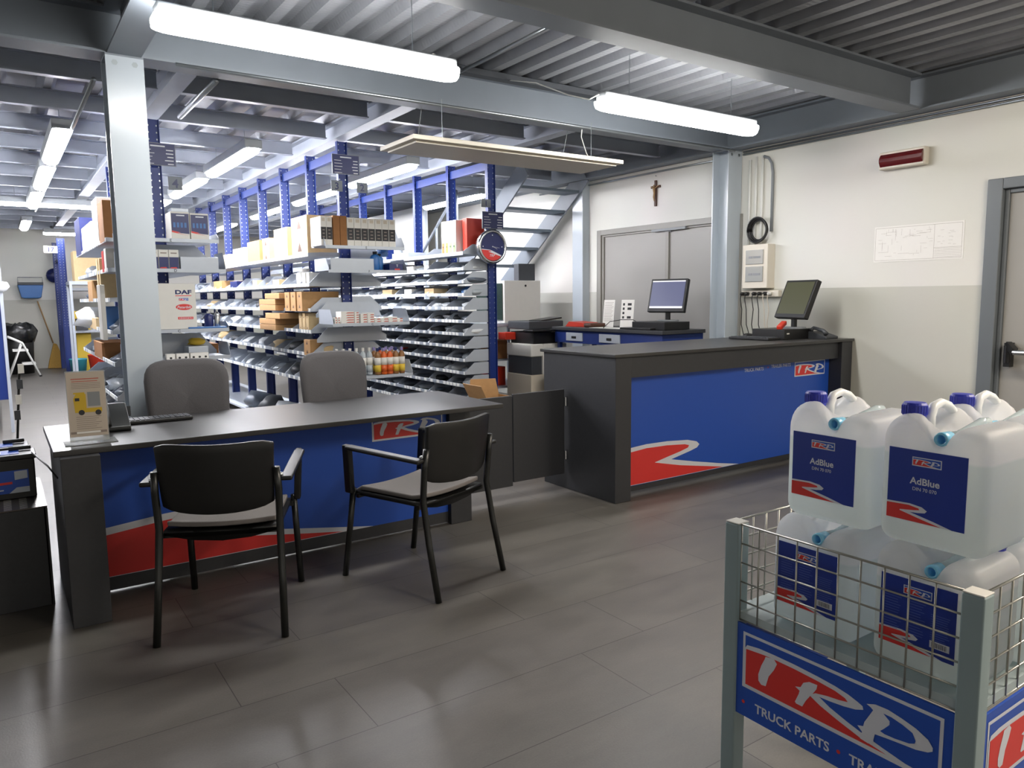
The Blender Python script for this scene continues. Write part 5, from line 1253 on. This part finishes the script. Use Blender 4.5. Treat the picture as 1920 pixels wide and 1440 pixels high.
# ======================= wire basket display, right foreground =======================
CX, CY0, CY1, CX1 = 1.40, .573, 1.146, 1.98    # outer faces
ZR, ZS0, ZS1, ZF = .822, .357, .585, .609
def cage():
    t = thing('wire_display_basket', 'grey wire display basket on posts with blue and red printed sign panels', 'display basket', ((CX+CX1)/2, (CY0+CY1)/2, 0))
    p = .040
    for x in (CX, CX1-p):
        for y in (CY0, CY1-p):
            o = MB().box(x, x+p, y, y+p, 0, ZR).build('post', 'cage_post', t, bevel=.004)
            MB().box(x+.001, x+p-.001, y+.001, y+p-.001, ZR, ZR+.003).build('post_cap', 'white_box', o, bevel=.001)
    MB().box(CX+.012, CX1-.012, CY0+.012, CY1-.012, ZF-.02, ZF).build('shelf', 'cage_shelf', t)
    r = .0021
    def grid(A, B, nm):     # A->B horizontally at the foot of the grid
        A, B = Vector(A), Vector(B); mb = MB(); n = round((B-A).length/.0495)
        for k in range(n+1): q = A+(B-A)*k/n; mb.tube([(q.x, q.y, ZS1+.005), (q.x, q.y, ZR)], r, 6)
        for k in range(6):
            z = ZR-.0465*k; mb.tube([(A.x, A.y, z), (B.x, B.y, z)], r*(1.25 if k == 0 else 1), 6)
        mb.build(nm, 'cage_wire', t, smooth=True)
    e = .012
    grid((CX+e, CY0+p, 0), (CX+e, CY1-p, 0), 'front_grid'); grid((CX+p, CY0+e, 0), (CX1-p, CY0+e, 0), 'side_grid')
    grid((CX+p, CY1-e, 0), (CX1-p, CY1-e, 0), 'side_grid'); grid((CX1-e, CY0+p, 0), (CX1-e, CY1-p, 0), 'rear_grid')
    def sign(fm, L, nm, box):
        mb = MB(); mb.m('blue_sign'); box(mb)
        u0 = .022; w = L-.044-.0
        emblem(mb, fm, u0, .078, w, .128, .0004, .035)
        for s, u in (('TRUCK PARTS', .055), ('TRAILER PARTS', .292)): mb.m('white_sign').text(s, fm, .030, u, .024, .0004, .022)
        mb.m('red_sign')
        for u in (.022, .268, .51): 
            if u < L-.01: mb.poly([(u+.0045*math.cos(a), .036+.0045*math.sin(a)) for a in [2*PI*i/12 for i in range(12)]], fm, .0004)
        mb.build(nm, None, t)
    L = CY1-CY0-2*p
    sign(lambda u, v, h=0: Vector((CX+.005-h, CY1-p-u, ZS0+v)), L, 'sign_panel', lambda mb: mb.box(CX+.0052, CX+.010, CY0+p, CY1-p, ZS0, ZS1))
    L2 = CX1-CX-2*p
    sign(lambda u, v, h=0: Vector((CX+p+u, CY0+.005-h, ZS0+v)), L2, 'sign_panel', lambda mb: mb.box(CX+p, CX1-p, CY0+.0052, CY0+.010, ZS0, ZS1))
    for y0 in (CY1-.012,): MB().box(CX+p, CX1-p, y0, y0+.005, ZS0, ZS1).build('sign_panel', 'blue_sign', t)
cage()

# canister: local frame, front face at x=0 facing -x, width along y (left of the photo = +y), origin at the bottom front centre
CW, CD, CH = .200, .192, .258
def can_profile():
    # outline in (w,z), w in 0..1 from the left side (+y) to the right
    r = .11; P = []
    def arc(cx, cz, rx, rz, a0, a1, n):
        for i in range(n+1): a = a0+(a1-a0)*i/n; P.append((cx+rx*math.cos(a), cz+rz*math.sin(a)))
    arc(1-.12, .10, .12, .10, -PI/2, 0, 6)                  # bottom right
    P.append((1, .4)); P.append((1, .75)); arc(.86, .83, .14, .105, 0, PI/2, 6)
    P.append((.74, .935)); P.append((.70, .915)); P.append((.665, .86)); P.append((.63, .81)); P.append((.57, .795)); P.append((.52, .82)); P.append((.48, .88)); P.append((.43, .94))
    arc(.30, .86, .13, .14, PI/4, PI/2, 3); arc(.26, .78, .26, .22, PI/2, PI, 8)
    P.append((0, .55)); P.append((0, .3)); arc(.12, .10, .12, .10, PI, 1.5*PI, 6)
    return P
def can_body():
    P = can_profile(); mb = MB(); rings = []; inset = .022
    steps = [(0, 1), (.0022, .62), (.008, .28), (.016, .08), (.026, 0), (.06, 0), (.095, 0), (.13, 0), (CD-.026, 0), (CD-.016, .08), (CD-.008, .28), (CD-.0022, .62), (CD, 1)]
    for d, k in steps:
        s = inset*k; ring = []
        for w, z in P:
            y = (.5-w)*CW; zz = z*CH
            # pull towards the middle near front/back; flatten the groove around the handle in the middle
            sy = (CW/2-s)/(CW/2); sz = 1-2*s/CH
            zc = CH/2
            g = max(0, 1-abs(d-CD*.5)/(CD*.30))
            if z > .78 and .1 < w < .5: zz = zz-(.036*min(1, g*1.6))
            ring.append(mb.bm.verts.new((d, y*sy, zc+(zz-zc)*sz)))
        rings.append(ring)
    n = len(P)
    for A, B in zip(rings, rings[1:]):
        for q in range(n): mb._face([A[q], A[(q+1) % n], B[(q+1) % n], B[q]])
    mb._face(rings[0]); mb._face(rings[-1][::-1])
    return mb
def label_geo(mb, front=True):
    fm = lambda u, v, h=0: Vector((-.0012-h, CW/2-.021-u, .050+v)); w, h = .146, .141
    mb.m('navy_label').prism([(0, 0), (w, 0), (w, h), (0, h)], fm, -.0022, 0)
    out = [(0, .033), (.045, .035), (.068, .032), (.078, .026), (.074, .0215), (.06, .019), (.045, .018), (.09, .0085), (.125, 0), (0, 0)]
    red = [(0, .0295), (.043, .0315), (.062, .0285), (.064, .0255), (.055, .0235), (.026, .0195), (.026, .0175), (.07, .0075), (.105, 0.0005), (0, 0.0005)]
    swoosh(mb, fm, out, None, red, .0003)
    emblem(mb, fm, .047, .112, .052, .0145, .0002, .10)
    if front:
        mb.m('white_sign').text('AdBlue', fm, .0185, w/2-.002, .075, .0004, .022, 'CENTER', 0, 1.02).text('DIN 70 070', fm, .0095, w/2-.002, .0625, .0004, .008, 'CENTER')
    else:
        mb.m('fine_print')
        rr = random.Random(1)
        for c in range(3):
            for k in range(13 if c < 2 else 12):
                u = .008+.046*c; v = .098-.0055*k
                if c == 2: v = .085-.0045*k
                if v < .03: continue
                l = .036-.010*rr.random(); mb.poly([(u, v), (u+l, v), (u+l, v+.0016), (u, v+.0016)], fm, .0003)
        mb.m('white_sign').poly([(.10, .020), (.137, .020), (.137, .034), (.10, .034)], fm, .0005)
        mb.m('ink'); u = .104
        while u < .132: l = rr.choice((.0006, .0012)); mb.poly([(u, .022), (u+l, .022), (u+l, .032), (u, .032)], fm, .0007); u += l+.0011
mat('navy_label', '#1b3694', .3, coat=.2); mat('handle_white', '#f1f3f3', .3, sss=.2); mat('fine_print', '#4a5fae', .5)
def canister(label, front=True):
    t = thing('liquid_canister', label, 'canister', (0, 0, 0))
    can_body().build('body', 'canister_plastic', t, smooth=True, local=True)
    l = MB(); label_geo(l, front); l.build('label', None, t, local=True)
    bx = .046 if front else CD-.040   # cap sits near the front on one side, at the rear when turned round
    sy = 1
    cy = CW*.29 if front else -CW*.30
    c = MB(); c.lathe([(.021, 0), (.021, .004), (.0225, .006), (.0225, .026), (.0195, .030), (.004, .031)], (bx, cy, CH*.955), 24)
    for i in range(24):
        a = 2*PI*i/24; c.bar((bx+.0225*math.cos(a), cy+.0225*math.sin(a), CH*.955+.007), (bx+.0225*math.cos(a), cy+.0225*math.sin(a), CH*.955+.024), .0015, .0015)
    c.build('cap', 'blue_cap', t, local=True, smooth=False)
    hx = [(.066, -.03), (.070, .004), (.084, .022), (.112, .027), (.142, .018), (.164, .002), (.172, -.03)]
    h = MB()
    pts = [(x if front else CD-x, CW*.20 if front else -CW*.28, CH*.95+z-(0 if front else .03)) for x, z in hx]; h.tube(pts, [.013, .0105, .009, .0085, .009, .0105, .013], 12); h.build('handle', 'handle_white', t, local=True, smooth=True)
    gy = (.5-.585)*CW
    hz = CH*.795+.013
    MB().tube([(.024, gy, hz), (.07, gy, hz), (.12, gy-.002, hz+.012), (.15, gy-.004, hz+.018), (.175, gy-.004, hz+.016)], [.0115, .0095, .008, .009, .009], 12).build('filling_hose', 'hose_clear', t, local=True, smooth=True)
    n = MB(); n.lathe([(.0075, .03), (.0125, .03), (.0135, .002), (.0125, -.002), (.009, -.002), (.0085, .006), (.0085, .02)], (-.0, gy, hz), 20, 'x'); n.build('hose_nozzle', 'blue_clear', t, local=True, smooth=True)
    return t
FX = 1.437
GU = 'canisters in the upper layer of the basket'; GL = 'canisters in the lower layer of the basket'
Z0 = ZF+.001; PITCH = .2585
a = canister('upper white canister at the left front of the basket, nearest the tall counter'); a['group'] = GU
b = canister('lower white canister behind the wire, below the upper left one, small print label', False); b['group'] = GL
def put(root, x, y, z, rz=0, label=None):
    root.location = (x, y, z); root.rotation_euler = (0, 0, math.radians(rz)); return root
ups = [(FX, .697, 0, 'upper white canister at the right front, its whole AdBlue label in full view'), (FX+.20, .700, 0, 'upper white canister behind the right front one, at the right picture edge')]
for x, y, r, lb in ups: dup(a, (x, y, Z0+PITCH), math.radians(r), lb, GU)
lows = [(FX+.002, .702, 0, 'lower white canister behind the wire, below the fully visible upper label'), (FX+.202, .69, 0, 'lower white canister deep in the basket by the right side wires'), (FX+.202, .905, 0, 'lower white canister deep in the basket, away from the side wires')]
for x, y, r, lb in lows: dup(b, (x, y, Z0), math.radians(r), lb, GL)
put(a, FX, .914, Z0+PITCH, 0); put(b, FX+.002, .944, Z0, 0)
